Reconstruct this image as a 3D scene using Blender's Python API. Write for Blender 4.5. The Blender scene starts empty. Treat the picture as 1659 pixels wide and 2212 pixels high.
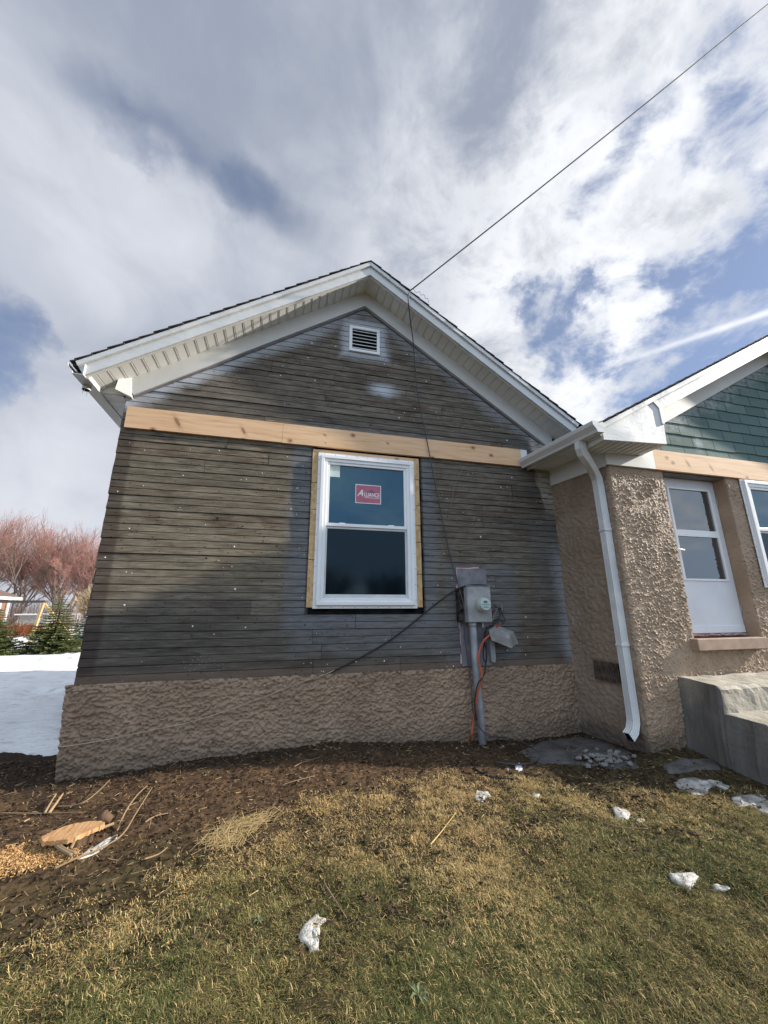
import bpy, math, random
import numpy as np
from mathutils import Vector, Matrix

S = bpy.context.scene
COL = S.collection
random.seed(7)
R_ = math.radians

# ---------------------------------------------------------------- camera
CAM = np.array([0.0, 0.0, 1.235])
RM = np.array([[0.96824097, -0.0579622, -0.24320733],
               [-0.24998202, -0.24112864, -0.93774515],
               [-0.00429048, 0.96876073, -0.24796014]])
cam = bpy.data.cameras.new("camera")
cam_o = bpy.data.objects.new("camera", cam)
COL.objects.link(cam_o)
m4 = Matrix([list(RM[i]) + [CAM[i]] for i in range(3)] + [[0, 0, 0, 1]])
cam_o.matrix_world = m4
cam.sensor_fit = 'VERTICAL'
cam.sensor_height = 36.0
cam.lens = 36.0 * 838.0 / 2212.0
cam.clip_start = 0.05
cam.clip_end = 3000
S.camera = cam_o

# ---------------------------------------------------------------- light constants
SUN_PHI = 9.0      # degrees in front of the facade plane, sun on the right
SUN_EL = 25.0
SUN_STRENGTH = 4.7
S.view_settings.view_transform = 'Standard'
S.view_settings.look = 'None'
S.view_settings.exposure = 0.75
S.view_settings.gamma = 1.0

sun = bpy.data.lights.new("sun", 'SUN')
sun.energy = SUN_STRENGTH
sun.angle = R_(0.9)
sun.color = (1.0, 0.92, 0.80)
sun_o = bpy.data.objects.new("sun", sun)
COL.objects.link(sun_o)
_ce = math.cos(R_(SUN_EL))
SUN_DIR = Vector((_ce * math.cos(R_(SUN_PHI)), -_ce * math.sin(R_(SUN_PHI)), math.sin(R_(SUN_EL))))
sun_o.rotation_euler = SUN_DIR.to_track_quat('Z', 'Y').to_euler()
sun_o.location = (12, -6, 12)


# pixel -> world helpers (pixels of the photo at 1659 x 2212), used to measure real positions
def ray(x, y):
    return RM @ np.array([x - 829.5, -(y - 1106.0), -838.0])


def aY(x, y, d):
    r = ray(x, y); p = CAM + r * (d / r[1]); return p


def aX(x, y, d):
    r = ray(x, y); return CAM + r * (d / r[0])


def aZ(x, y, z):
    r = ray(x, y); return CAM + r * ((z - CAM[2]) / r[2])


# ---------------------------------------------------------------- node expression helper
class E:
    nt = None

    def __init__(s, sock): s.s = sock

    @staticmethod
    def m(op, *a):
        n = E.nt.nodes.new('ShaderNodeMath'); n.operation = op
        for i, v in enumerate(a):
            if isinstance(v, E): E.nt.links.new(v.s, n.inputs[i])
            else: n.inputs[i].default_value = v
        return E(n.outputs[0])

    def __add__(s, o): return E.m('ADD', s, o)
    def __radd__(s, o): return E.m('ADD', o, s)
    def __sub__(s, o): return E.m('SUBTRACT', s, o)
    def __rsub__(s, o): return E.m('SUBTRACT', o, s)
    def __mul__(s, o): return E.m('MULTIPLY', s, o)
    def __rmul__(s, o): return E.m('MULTIPLY', o, s)
    def __truediv__(s, o): return E.m('DIVIDE', s, o)


def emax(a, b): return E.m('MAXIMUM', a, b)
def emin(a, b): return E.m('MINIMUM', a, b)
def eabs(a): return E.m('ABSOLUTE', a)


def smooth(v, a, b, lo=0.0, hi=1.0):
    n = E.nt.nodes.new('ShaderNodeMapRange'); n.interpolation_type = 'SMOOTHSTEP'
    E.nt.links.new(v.s, n.inputs[0])
    n.inputs[1].default_value = a; n.inputs[2].default_value = b
    n.inputs[3].default_value = lo; n.inputs[4].default_value = hi
    return E(n.outputs[0])


def xyz(x, y, z):
    n = E.nt.nodes.new('ShaderNodeCombineXYZ')
    for i, v in enumerate((x, y, z)):
        if isinstance(v, E): E.nt.links.new(v.s, n.inputs[i])
        else: n.inputs[i].default_value = v
    return E(n.outputs[0])


def sep(v):
    n = E.nt.nodes.new('ShaderNodeSeparateXYZ'); E.nt.links.new(v.s, n.inputs[0])
    return E(n.outputs[0]), E(n.outputs[1]), E(n.outputs[2])


def noise(v, scale, detail=4, rough=0.55, dist=0.0, color=False):
    n = E.nt.nodes.new('ShaderNodeTexNoise')
    if v is not None: E.nt.links.new(v.s, n.inputs['Vector'])
    n.inputs['Scale'].default_value = scale; n.inputs['Detail'].default_value = detail
    n.inputs['Roughness'].default_value = rough; n.inputs['Distortion'].default_value = dist
    return E(n.outputs['Color' if color else 0])


def voro(v, scale, feature='F1', out=0, rnd=1.0, dim='3D'):
    n = E.nt.nodes.new('ShaderNodeTexVoronoi'); n.feature = feature; n.voronoi_dimensions = dim
    if v is not None: E.nt.links.new(v.s, n.inputs['Vector'])
    n.inputs['Scale'].default_value = scale
    n.inputs['Randomness'].default_value = rnd
    return E(n.outputs[out])


def vmath(op, a, b=None):
    n = E.nt.nodes.new('ShaderNodeVectorMath'); n.operation = op
    for i, v in enumerate((a, b)):
        if v is None: continue
        if isinstance(v, E): E.nt.links.new(v.s, n.inputs[i])
        else: n.inputs[i].default_value = v
    return E(n.outputs['Value' if op in ('DOT_PRODUCT', 'LENGTH', 'DISTANCE') else 0])


def mix(f, a, b, mode='MIX'):
    n = E.nt.nodes.new('ShaderNodeMix'); n.data_type = 'RGBA'; n.blend_type = mode
    n.clamp_factor = True
    if isinstance(f, E): E.nt.links.new(f.s, n.inputs[0])
    else: n.inputs[0].default_value = f
    for i, v in ((6, a), (7, b)):
        if isinstance(v, E): E.nt.links.new(v.s, n.inputs[i])
        else: n.inputs[i].default_value = (v[0], v[1], v[2], 1)
    return E(n.outputs[2])


def ramp(f, stops):
    n = E.nt.nodes.new('ShaderNodeValToRGB'); E.nt.links.new(f.s, n.inputs[0])
    cr = n.color_ramp
    while len(cr.elements) < len(stops): cr.elements.new(0.5)
    for el, (p, c) in zip(cr.elements, stops):
        el.position = p; el.color = (c[0], c[1], c[2], 1)
    return E(n.outputs[0])


def pos():
    n = E.nt.nodes.new('ShaderNodeNewGeometry'); return E(n.outputs['Position'])


def island():
    n = E.nt.nodes.new('ShaderNodeNewGeometry'); return E(n.outputs['Random Per Island'])


MATS = {}


def material(name, fn, rough=0.7, spec=0.3, metal=0.0):
    """fn() -> (colour, bump height or None, bump distance, roughness or None)"""
    mt = bpy.data.materials.new(name); mt.use_nodes = True
    nt = mt.node_tree; E.nt = nt
    b = nt.nodes['Principled BSDF']
    b.inputs['Roughness'].default_value = rough
    b.inputs['Specular IOR Level'].default_value = spec
    b.inputs['Metallic'].default_value = metal
    out = fn(); col = out[0]
    if isinstance(col, E): nt.links.new(col.s, b.inputs['Base Color'])
    else: b.inputs['Base Color'].default_value = (*col, 1)
    if len(out) > 1 and out[1] is not None:
        bp = nt.nodes.new('ShaderNodeBump')
        bp.inputs['Distance'].default_value = out[2]
        bp.inputs['Strength'].default_value = 1.0
        nt.links.new(out[1].s, bp.inputs['Height'])
        nt.links.new(bp.outputs[0], b.inputs['Normal'])
    if len(out) > 3 and out[3] is not None: nt.links.new(out[3].s, b.inputs['Roughness'])
    MATS[name] = mt
    return mt


def sc(v, x, y, z): return vmath('MULTIPLY', v, (x, y, z))


# ---------------------------------------------------------------- world: sky + clouds
def pdir(x, y):
    r = ray(x, y); r = r / np.linalg.norm(r); return (float(r[0]), float(r[1]), float(r[2]))


world = bpy.data.worlds.new("World"); S.world = world; world.use_nodes = True
E.nt = world.node_tree
nt = world.node_tree
bg = nt.nodes['Background']
tc = nt.nodes.new('ShaderNodeTexCoord')
D0 = vmath('NORMALIZE', E(tc.outputs['Generated']))
skyn = nt.nodes.new('ShaderNodeTexSky'); skyn.sky_type = 'NISHITA'; skyn.sun_disc = False
skyn.sun_elevation = R_(SUN_EL); skyn.sun_rotation = R_(90 + SUN_PHI)
skyn.air_density = 1.0; skyn.dust_density = 0.6; skyn.ozone_density = 1.6
wn = vmath('SUBTRACT', noise(D0, 3.2, 6, 0.6, 0.0, True), (0.5, 0.5, 0.5))
D1 = vmath('NORMALIZE', vmath('ADD', D0, vmath('MULTIPLY', wn, (0.22, 0.22, 0.22))))
wn2 = vmath('SUBTRACT', noise(D0, 1.6, 2, 0.5, 0.0, True), (0.5, 0.5, 0.5))
D2 = vmath('NORMALIZE', vmath('ADD', D0, vmath('MULTIPLY', wn2, (0.16, 0.16, 0.16))))


def blobs(D, lst):
    tot = None
    for (x, y, r, w) in lst:
        d = vmath('DOT_PRODUCT', D, pdir(x, y))
        b = smooth(d, math.cos(R_(r)), 1.0, 0.0, w)
        b = 1.0 - b
        tot = b if tot is None else tot * b
    return 1.0 - tot


wn = vmath('SUBTRACT', noise(D0, 7.0, 8, 0.62, 0.0, True), (0.5, 0.5, 0.5))
D1 = vmath('NORMALIZE', vmath('ADD', D1, vmath('MULTIPLY', wn, (0.20, 0.20, 0.20))))
_gl = [(-30, 700, 6.5, .7), (40, 735, 4.5, .4), (-20, 470, 6, .22)]
_gl += [(300, 335, 3.2, .40), (365, 385, 3.0, .30), (525, 440, 4.6, .36), (490, 420, 4.0, .2), (215, 240, 3.0, .25), (610, 470, 4, .25)]
_gl += [(1165, 690, 5.5, .80), (1235, 735, 5.0, .75), (1100, 655, 4, .35), (1180, 770, 4, .45),
        (1420, 795, 7, .85), (1520, 735, 6.5, .8), (1650, 650, 7, .85), (1480, 640, 4, .3), (1760, 560, 9, 1),
        (1560, 330, 5, .46), (1640, 290, 4, .4), (1600, 440, 4.5, .5), (1350, 250, 4, .42), (1645, 60, 7, .5), (1530, 60, 4, .3),
        (1215, 440, 4, .25), (1385, 480, 4, .35), (1440, 590, 4, .5), (1300, 170, 4, .25), (1545, 560, 4, .45)]
gaps = blobs(D1, _gl)
la, lb = np.array(pdir(120, 150)), np.array(pdir(680, 500))
ln_ = np.cross(la, lb); ln_ /= np.linalg.norm(ln_); lt_ = np.cross(ln_, la)
ld = eabs(vmath('DOT_PRODUCT', D2, tuple(map(float, ln_))) + noise(D0, 6.0, 6, .6) * .10 - .05)
ll = vmath('DOT_PRODUCT', D2, tuple(map(float, lt_)))
seam = smooth(ld, .060, .0) * smooth(ll, -.10, .12) * smooth(ll, float(lb @ lt_) + .08, float(lb @ lt_) - .15)
gaps = 1.0 - (1.0 - gaps) * (1.0 - seam * .52)
brig = blobs(D2, [(1350, 620, 24, .8), (1600, 200, 22, .75), (1480, 380, 20, .7), (1330, 850, 16, .9), (1080, 200, 18, .30), (760, 560, 16, .42),
                  (-40, 300, 20, .45), (150, 420, 14, .38), (400, 560, 15, .5), (1000, 480, 15, .40), (500, 20, 16, .12),
                  (60, 900, 14, .40), (150, 1050, 16, .55), (0, 1150, 16, .5), (1100, 780, 14, .7)])
puff = blobs(D0, [(1450, 500, 40, 1.0), (1600, 100, 30, .8), (1200, 720, 24, .9), (900, 250, 30, .25)])
dx, dy, dz = sep(D0)
q = xyz(dx / (emax(dz, 0.0) + 0.25), dy / (emax(dz, 0.0) + 0.25), 0.0)
n_soft = noise(q, 1.1, 4, 0.5, 0.3)
n_fine = noise(q, 4.2, 9, 0.62, 0.5)
n_fine2 = noise(q, 9.0, 8, 0.65, 0.3)
n_mid = noise(xyz(dx * 1.5 + dy * .6, dy * 1.5 - dx * .9, dz * 2.0), 2.6, 5, .58, .6)
gapf = smooth(gaps * 1.05 + (n_soft - 0.5) * 0.30 + (n_mid - .5) * .5 + (n_fine - 0.5) * (2.1 * puff + .7) + (n_fine2 - 0.5) * 2.0 * puff, 0.06, 1.08)
bf = smooth(brig * 0.8 + (n_soft - 0.5) * 0.35 + (n_mid - .5) * .75 - seam * .35 + (n_fine - 0.5) * (puff * 1.3 + 0.2) + (n_fine2 - .5) * 1.3 * puff, -.1, 0.95)
cloud = mix(bf, (0.205, 0.232, 0.292), mix(puff, (0.475, 0.49, 0.53), (0.61, 0.62, 0.64)))
clear = mix(1.0, E(skyn.outputs[0]), (0.050, 0.060, 0.078), 'MULTIPLY')
thin = mix(0.25, clear, (0.20, 0.24, 0.32))
skyc = mix(gapf * 0.90, cloud, thin)
# pale streak: a narrow band along a great circle
pa, pb = np.array(pdir(1180, 838)), np.array(pdir(1700, 661))
nrm = np.cross(pa, pb); nrm /= np.linalg.norm(nrm)
tang = np.cross(nrm, pa)
dist = eabs(vmath('DOT_PRODUCT', D0, tuple(map(float, nrm))))
along = vmath('DOT_PRODUCT', D0, tuple(map(float, tang)))
ang = float(np.dot(pb, tang))
tr = smooth(along, 0.0, ang * 1.05) * (smooth(dist, 0.009, 0.000) * 0.5 + smooth(dist, 0.022, 0.0) * 0.22)
tr = tr * smooth(vmath('DOT_PRODUCT', D0, tuple(map(float, pa))), -0.2, 0.5)
skyc = mix(tr, skyc, (.74, .74, .74))
# unseen sky behind the photographer: broken cloud over blue, brightened to fill facade shade
nb = smooth(noise(q, 1.3, 6, 0.6, 0.4), 0.47, 0.68)
back = mix(nb, (0.47, 0.60, 0.78), (.90, .90, .90))
skyc = mix(smooth(dy, 0.02, -0.35), skyc, back)
low = mix(smooth(dz, -0.02, 0.02), (0.27, 0.275, 0.29), skyc)
nt.links.new(low.s, bg.inputs['Color'])
bg.inputs['Strength'].default_value = 1.0


# ---------------------------------------------------------------- object helpers
def tag(o, label=None, cat=None, group=None, kind=None):
    if label: o['label'] = label
    if cat: o['category'] = cat
    if group: o['group'] = group
    if kind: o['kind'] = kind
    return o


def thing(name, label, cat, loc=(0, 0, 0), group=None):
    o = bpy.data.objects.new(name, None); COL.objects.link(o)
    o.location = loc; o.empty_display_size = 0.1
    return tag(o, label, cat, group)


def wloc(p):
    v = Vector((0, 0, 0))
    while p is not None:
        v = v + p.location; p = p.parent
    return v


def link(name, me, mat, parent=None):
    o = bpy.data.objects.new(name, me)
    for mm in (mat if isinstance(mat, (list, tuple)) else [mat]):
        me.materials.append(mm)
    COL.objects.link(o)
    if parent is not None:
        off = wloc(parent)
        me.transform(Matrix.Translation(-off))
        o.parent = parent
    return o


class MB:
    def __init__(s): s.v = []; s.f = []; s.mi = []; s.cur = 0

    def add(s, vs, fs):
        b = len(s.v); s.v += [tuple(map(float, p)) for p in vs]
        for f in fs: s.f.append([b + i for i in f]); s.mi.append(s.cur)
        return s

    def box(s, x0, x1, y0, y1, z0, z1):
        return s.add([(x0, y0, z0), (x1, y0, z0), (x1, y1, z0), (x0, y1, z0), (x0, y0, z1), (x1, y0, z1), (x1, y1, z1), (x0, y1, z1)],
                     [(0, 3, 2, 1), (4, 5, 6, 7), (0, 1, 5, 4), (1, 2, 6, 5), (2, 3, 7, 6), (3, 0, 4, 7)])

    def prism(s, poly, y0, y1):          # polygon in XZ, extruded along y
        n = len(poly)
        vs = [(x, y0, z) for x, z in poly] + [(x, y1, z) for x, z in poly]
        fs = [tuple(range(n)), tuple(range(2 * n - 1, n - 1, -1))] + [(i, i + n, (i + 1) % n + n, (i + 1) % n) for i in range(n)]
        return s.add(vs, fs)

    def prismx(s, poly, x0, x1):         # polygon in YZ extruded along x
        n = len(poly)
        vs = [(x0, y, z) for y, z in poly] + [(x1, y, z) for y, z in poly]
        fs = [tuple(range(n)), tuple(range(2 * n - 1, n - 1, -1))] + [(i, i + n, (i + 1) % n + n, (i + 1) % n) for i in range(n)]
        return s.add(vs, fs)

    def prismz(s, poly, z0, z1):
        n = len(poly)
        vs = [(x, y, z0) for x, y in poly] + [(x, y, z1) for x, y in poly]
        fs = [tuple(range(n)), tuple(range(2 * n - 1, n - 1, -1))] + [(i, i + n, (i + 1) % n + n, (i + 1) % n) for i in range(n)]
        return s.add(vs, fs)

    def hexa(s, c):                      # 8 corners, bottom 4 then top 4
        return s.add(c, [(0, 3, 2, 1), (4, 5, 6, 7), (0, 1, 5, 4), (1, 2, 6, 5), (2, 3, 7, 6), (3, 0, 4, 7)])

    def tube(s, pts, r, n=8, caps=True):
        P = [Vector(p) for p in pts]; m = len(P)
        rr = r if isinstance(r, (list, tuple)) else [r] * m
        t0 = (P[1] - P[0]).normalized()
        u = t0.orthogonal().normalized()
        rings = []
        for i in range(m):
            t = (P[min(i + 1, m - 1)] - P[max(i - 1, 0)]).normalized()
            u = (u - t * u.dot(t))
            u = u.normalized() if u.length > 1e-6 else t.orthogonal().normalized()
            w = t.cross(u)
            rings.append([P[i] + (u * math.cos(2 * math.pi * k / n) + w * math.sin(2 * math.pi * k / n)) * rr[i] for k in range(n)])
        vs = [p for rg in rings for p in rg]
        fs = [(i * n + k, i * n + (k + 1) % n, (i + 1) * n + (k + 1) % n, (i + 1) * n + k) for i in range(m - 1) for k in range(n)]
        if caps: fs += [tuple(range(n - 1, -1, -1)), tuple((m - 1) * n + k for k in range(n))]
        return s.add(vs, fs)

    def rtube(s, pts, prof, up=(0, 1, 0)):  # sweep an arbitrary closed 2D profile (a,b); b along 'up'-ish
        P = [Vector(p) for p in pts]; m = len(P); n = len(prof)
        up = Vector(up); vs = []
        for i in range(m):
            t = (P[min(i + 1, m - 1)] - P[max(i - 1, 0)]).normalized()
            b = (up - t * up.dot(t)).normalized(); a = t.cross(b)
            vs += [P[i] + a * x + b * y for x, y in prof]
        fs = [(i * n + k, i * n + (k + 1) % n, (i + 1) * n + (k + 1) % n, (i + 1) * n + k) for i in range(m - 1) for k in range(n)]
        fs += [tuple(range(n - 1, -1, -1))]
        return s.add(vs, fs)

    def cyl(s, c, axis, r, h, n=24, r2=None):
        c = Vector(c); a = Vector(axis).normalized()
        return s.tube([c, c + a * h], [r, r if r2 is None else r2], n)

    def build(s, name, mat, parent=None, smooth_=False, bevel=0.0):
        me = bpy.data.meshes.new(name)
        me.from_pydata(s.v, [], s.f); me.update()
        if any(s.mi): me.polygons.foreach_set('material_index', s.mi)
        if smooth_: me.polygons.foreach_set('use_smooth', [True] * len(me.polygons))
        o = link(name, me, mat, parent)
        if bevel > 0:
            bv = o.modifiers.new('bevel', 'BEVEL'); bv.width = bevel; bv.segments = 2; bv.limit_method = 'ANGLE'; bv.angle_limit = R_(35)
        return o


def np_mesh(name, V, F, mat, parent=None, mi=None, smooth_=False):
    V = np.asarray(V, dtype=np.float32); F = np.asarray(F, dtype=np.int32)
    k = F.shape[1]
    me = bpy.data.meshes.new(name)
    me.vertices.add(len(V)); me.vertices.foreach_set('co', V.ravel())
    me.loops.add(F.size); me.loops.foreach_set('vertex_index', F.ravel())
    me.polygons.add(len(F)); me.polygons.foreach_set('loop_start', np.arange(0, F.size, k, dtype=np.int32))
    try: me.polygons.foreach_set('loop_total', np.full(len(F), k, dtype=np.int32))
    except Exception: pass
    if mi is not None: me.polygons.foreach_set('material_index', np.asarray(mi, dtype=np.int32))
    me.polygons.foreach_set('use_smooth', np.full(len(F), smooth_, dtype=bool))
    me.update(calc_edges=True); me.validate()
    return link(name, me, mat, parent)


# numpy noise
def _h(i, j, s):
    n = (i * 374761393 + j * 668265263 + s * 1442695041) & 0x7fffffff
    n = ((n ^ (n >> 13)) * 1274126177) & 0x7fffffff
    n = ((n ^ (n >> 16)) * 668265263) & 0x7fffffff
    return ((n ^ (n >> 15)) & 0xffff) / 65535.0


def vn(x, y, s=0):
    x = np.asarray(x, float); y = np.asarray(y, float)
    i = np.floor(x).astype(np.int64); j = np.floor(y).astype(np.int64)
    u = x - i; v = y - j; u = u * u * (3 - 2 * u); v = v * v * (3 - 2 * v)
    a = _h(i, j, s); b = _h(i + 1, j, s); c = _h(i, j + 1, s); d = _h(i + 1, j + 1, s)
    return (a * (1 - u) + b * u) * (1 - v) + (c * (1 - u) + d * u) * v


def fbm(x, y, s=0, o=4, g=0.5):
    t = 0; a = 1.0; n = 0
    for k in range(o):
        t = t + a * vn(x * 2 ** k, y * 2 ** k, s + k * 17); n += a; a *= g
    return t / n


def sst(x, a, b):
    t = np.clip((x - a) / (b - a), 0, 1); return t * t * (3 - 2 * t)


# ---------------------------------------------------------------- materials
def plain(name, c, rough=0.6, spec=0.3, var=0.12, scale=6, metal=0.0, bump=0.0, bscale=60):
    def fn():
        p = pos(); n = noise(p, scale, 5, .6)
        c2 = tuple(x * (1 - var * 1.6) for x in c); c3 = tuple(min(1, x * (1 + var)) for x in c)
        col = mix(smooth(n, .3, .7), c2, c3)
        return (col, noise(p, bscale, 4, .6), bump) if bump else (col,)
    return material(name, fn, rough, spec, metal)


def f_white_metal():
    p = pos()
    n = noise(p, 3.5, 5, .6, .6); n2 = noise(sc(p, 2, 2, 9), 2.0, 3, .5)
    col = mix(smooth(n, .42, .72), (.60, .61, .61), (.69, .69, .68))
    col = mix(smooth(noise(p, 26, 3, .5), .62, .75) * .25, col, (.45, .44, .42))
    return col, n + n2 * .6, .0035, smooth(n, .3, .7, .28, .5)


material('white_metal', f_white_metal, .38, .45)
plain('white_vinyl', (.74, .75, .74), .42, .4, .03, 3)
plain('white_frieze', (.68, .69, .68), .45, .35, .05, 2)
plain('white_frame', (.80, .81, .82), .35, .45, .02, 5)
plain('gutter_metal', (.60, .61, .60), .40, .45, .10, 4)
plain('galv', (.33, .33, .34), .45, .4, .18, 7, bump=.0008, bscale=30)
plain('grey_paint', (.185, .18, .20), .5, .35, .18, 10, bump=.0006, bscale=40)
plain('conduit_grey', (.27, .275, .29), .5, .35, .15, 9)
plain('rusty_tan', (.15, .11, .085), .8, .2, .3, 20)
plain('rusty', (.045, .035, .032), .85, .2, .6, 22, bump=.003, bscale=50)
plain('pink_foam', (.58, .38, .40), .8, .2, .2, 14)
plain('black_rubber', (.012, .012, .013), .5, .4, .2, 8)
plain('dark_gap', (.012, .011, .010), .9, .1, .4, 9)
plain('orange_cord', (.46, .085, .035), .5, .4, .15, 9)
plain('tan_wire', (.36, .285, .21), .5, .4, .15, 9)
plain('wire_steel', (.055, .055, .058), .5, .4, .2, 9)
plain('dull_plastic', (.27, .265, .255), .6, .3, .22, 12, bump=.0008, bscale=50)
plain('meter_face', (.46, .53, .51), .3, .5, .06, 20)
plain('meter_ring', (.36, .38, .33), .35, .5, .12, 20)
plain('lcd', (.06, .16, .14), .25, .5, .1, 20)
plain('paper', (.52, .62, .58), .6, .3, .05, 20)
plain('sticker_ink', (.25, .075, .125), .45, .4, .08, 20)
plain('sticker_white', (.60, .60, .66), .5, .4, .03, 20)
plain('sticker_dark', (.08, .03, .09), .5, .4, .05, 20)
plain('fibreglass', (.47, .30, .30), .9, .1, .35, 25, bump=.004, bscale=60)
plain('door_white', (.70, .71, .74), .45, .4, .04, 3)
plain('interior', (.02, .02, .022), .9, .1, .2, 3)
plain('tan_trim', (.36, .255, .19), .7, .25, .10, 9, bump=.001, bscale=50)


def glass(name, base, ior, rough=.02, tint=(1, 1, 1)):
    mt = bpy.data.materials.new(name); mt.use_nodes = True; E.nt = mt.node_tree
    b = mt.node_tree.nodes['Principled BSDF']
    p = pos(); n = noise(p, 2.2, 3, .5)
    col = mix(n, tuple(x * .7 for x in base), tuple(x * 1.3 for x in base))
    E.nt.links.new(col.s, b.inputs['Base Color'])
    b.inputs['Roughness'].default_value = rough
    b.inputs['IOR'].default_value = ior
    b.inputs['Specular Tint'].default_value = (*tint, 1)
    bp = E.nt.nodes.new('ShaderNodeBump'); bp.inputs['Distance'].default_value = .0004
    E.nt.links.new(noise(p, 3.0, 2, .5).s, bp.inputs['Height']); E.nt.links.new(bp.outputs[0], b.inputs['Normal'])
    MATS[name] = mt


glass('glass_upper', (.003, .017, .034), 1.85, .015, (.42, .75, 1.0))
glass('glass_lower', (.004, .008, .012), 1.38, .06, (.6, .85, 1.0))
glass('glass_door', (.03, .033, .035), 2.2)

def f_lumber():
    p = pos(); x, y, z = sep(p)
    isl0 = island()
    g = noise(xyz(x * .7, y * 3.0, z * 11.0 + noise(p, 2.2, 3, .5) * .55), 3.2, 5, .6, .25)
    fine = noise(xyz(x * 1.2, y * 10.0, z * 90.0), 3.0, 4, .6)
    col = mix(smooth(g, .40, .64), (.74, .49, .295), (.64, .385, .205))
    col = mix(smooth(fine, .5, .8) * .35, col, (.54, .30, .145))
    col = mix(smooth(g, .60, .70) * .6, col, (.46, .23, .10))
    # knots
    pk = xyz(x * 1.0 + isl0 * 9.0, z * 1.3 + isl0 * 5.0, 0.0)
    vd = voro(pk, 2.3, dim='2D')
    w = vd + noise(sc(p, 4, 1, 14), 3, 3, .6) * .05
    col = mix(smooth(w, .125, .06) * .75, col, (.30, .13, .055))
    col = mix(smooth(w, .062, .040), col, (.10, .04, .02))
    for (kx, kz, rad, el_) in ((-1.06, 2.995, .020, 2.6), (-.46, 2.972, .016, 2.2), (.34, 3.02, .013, 1.0), (1.02, 3.00, .013, 1.0), (.35, 2.93, .007, 1.0), (4.1, 2.74, .018, 2.2), (4.42, 2.72, .016, 2.4)):
        ux = (x - kx) * (1.0 / rad) + (z - kz) * (.5 / rad); uz = (z - kz) * (1.0 / (rad * el_))
        dd = E.m('SQRT', ux * ux + uz * uz) + (noise(p, 40, 2, .5) - .5) * .5
        col = mix(smooth(dd, 2.6, .8) * .35, col, (.40, .19, .08))
        col = mix(smooth(dd, 1.1, .7) * .85, col, (.22, .095, .04))
    tint = island()
    col = mix(tint * .30, col, (.80, .60, .42))
    return col, fine, .0006


material('lumber', f_lumber, .6, .25)


def f_osb():
    p = pos(); x, y, z = sep(p)
    w = noise(p, 8, 3, .5, 0, True)
    v = voro(vmath('ADD', sc(p, 1, 1, .55), vmath('MULTIPLY', w, (.06, .06, .06))), 42, 'F1', 1)
    r, g, b = sep(v)
    col = mix(r, (.44, .28, .13), (.62, .44, .24))
    col = mix(smooth(noise(sc(p, 1.5, 1, 1), 26, 4, .6), .58, .74), col, (.26, .13, .05))
    return col, r, .002


material('osb', f_osb, .7, .2)

ZR0, XR, SL = 5.08, 0.756, 0.673      # ridge height, ridge x, roof slope of the timber wing


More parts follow.
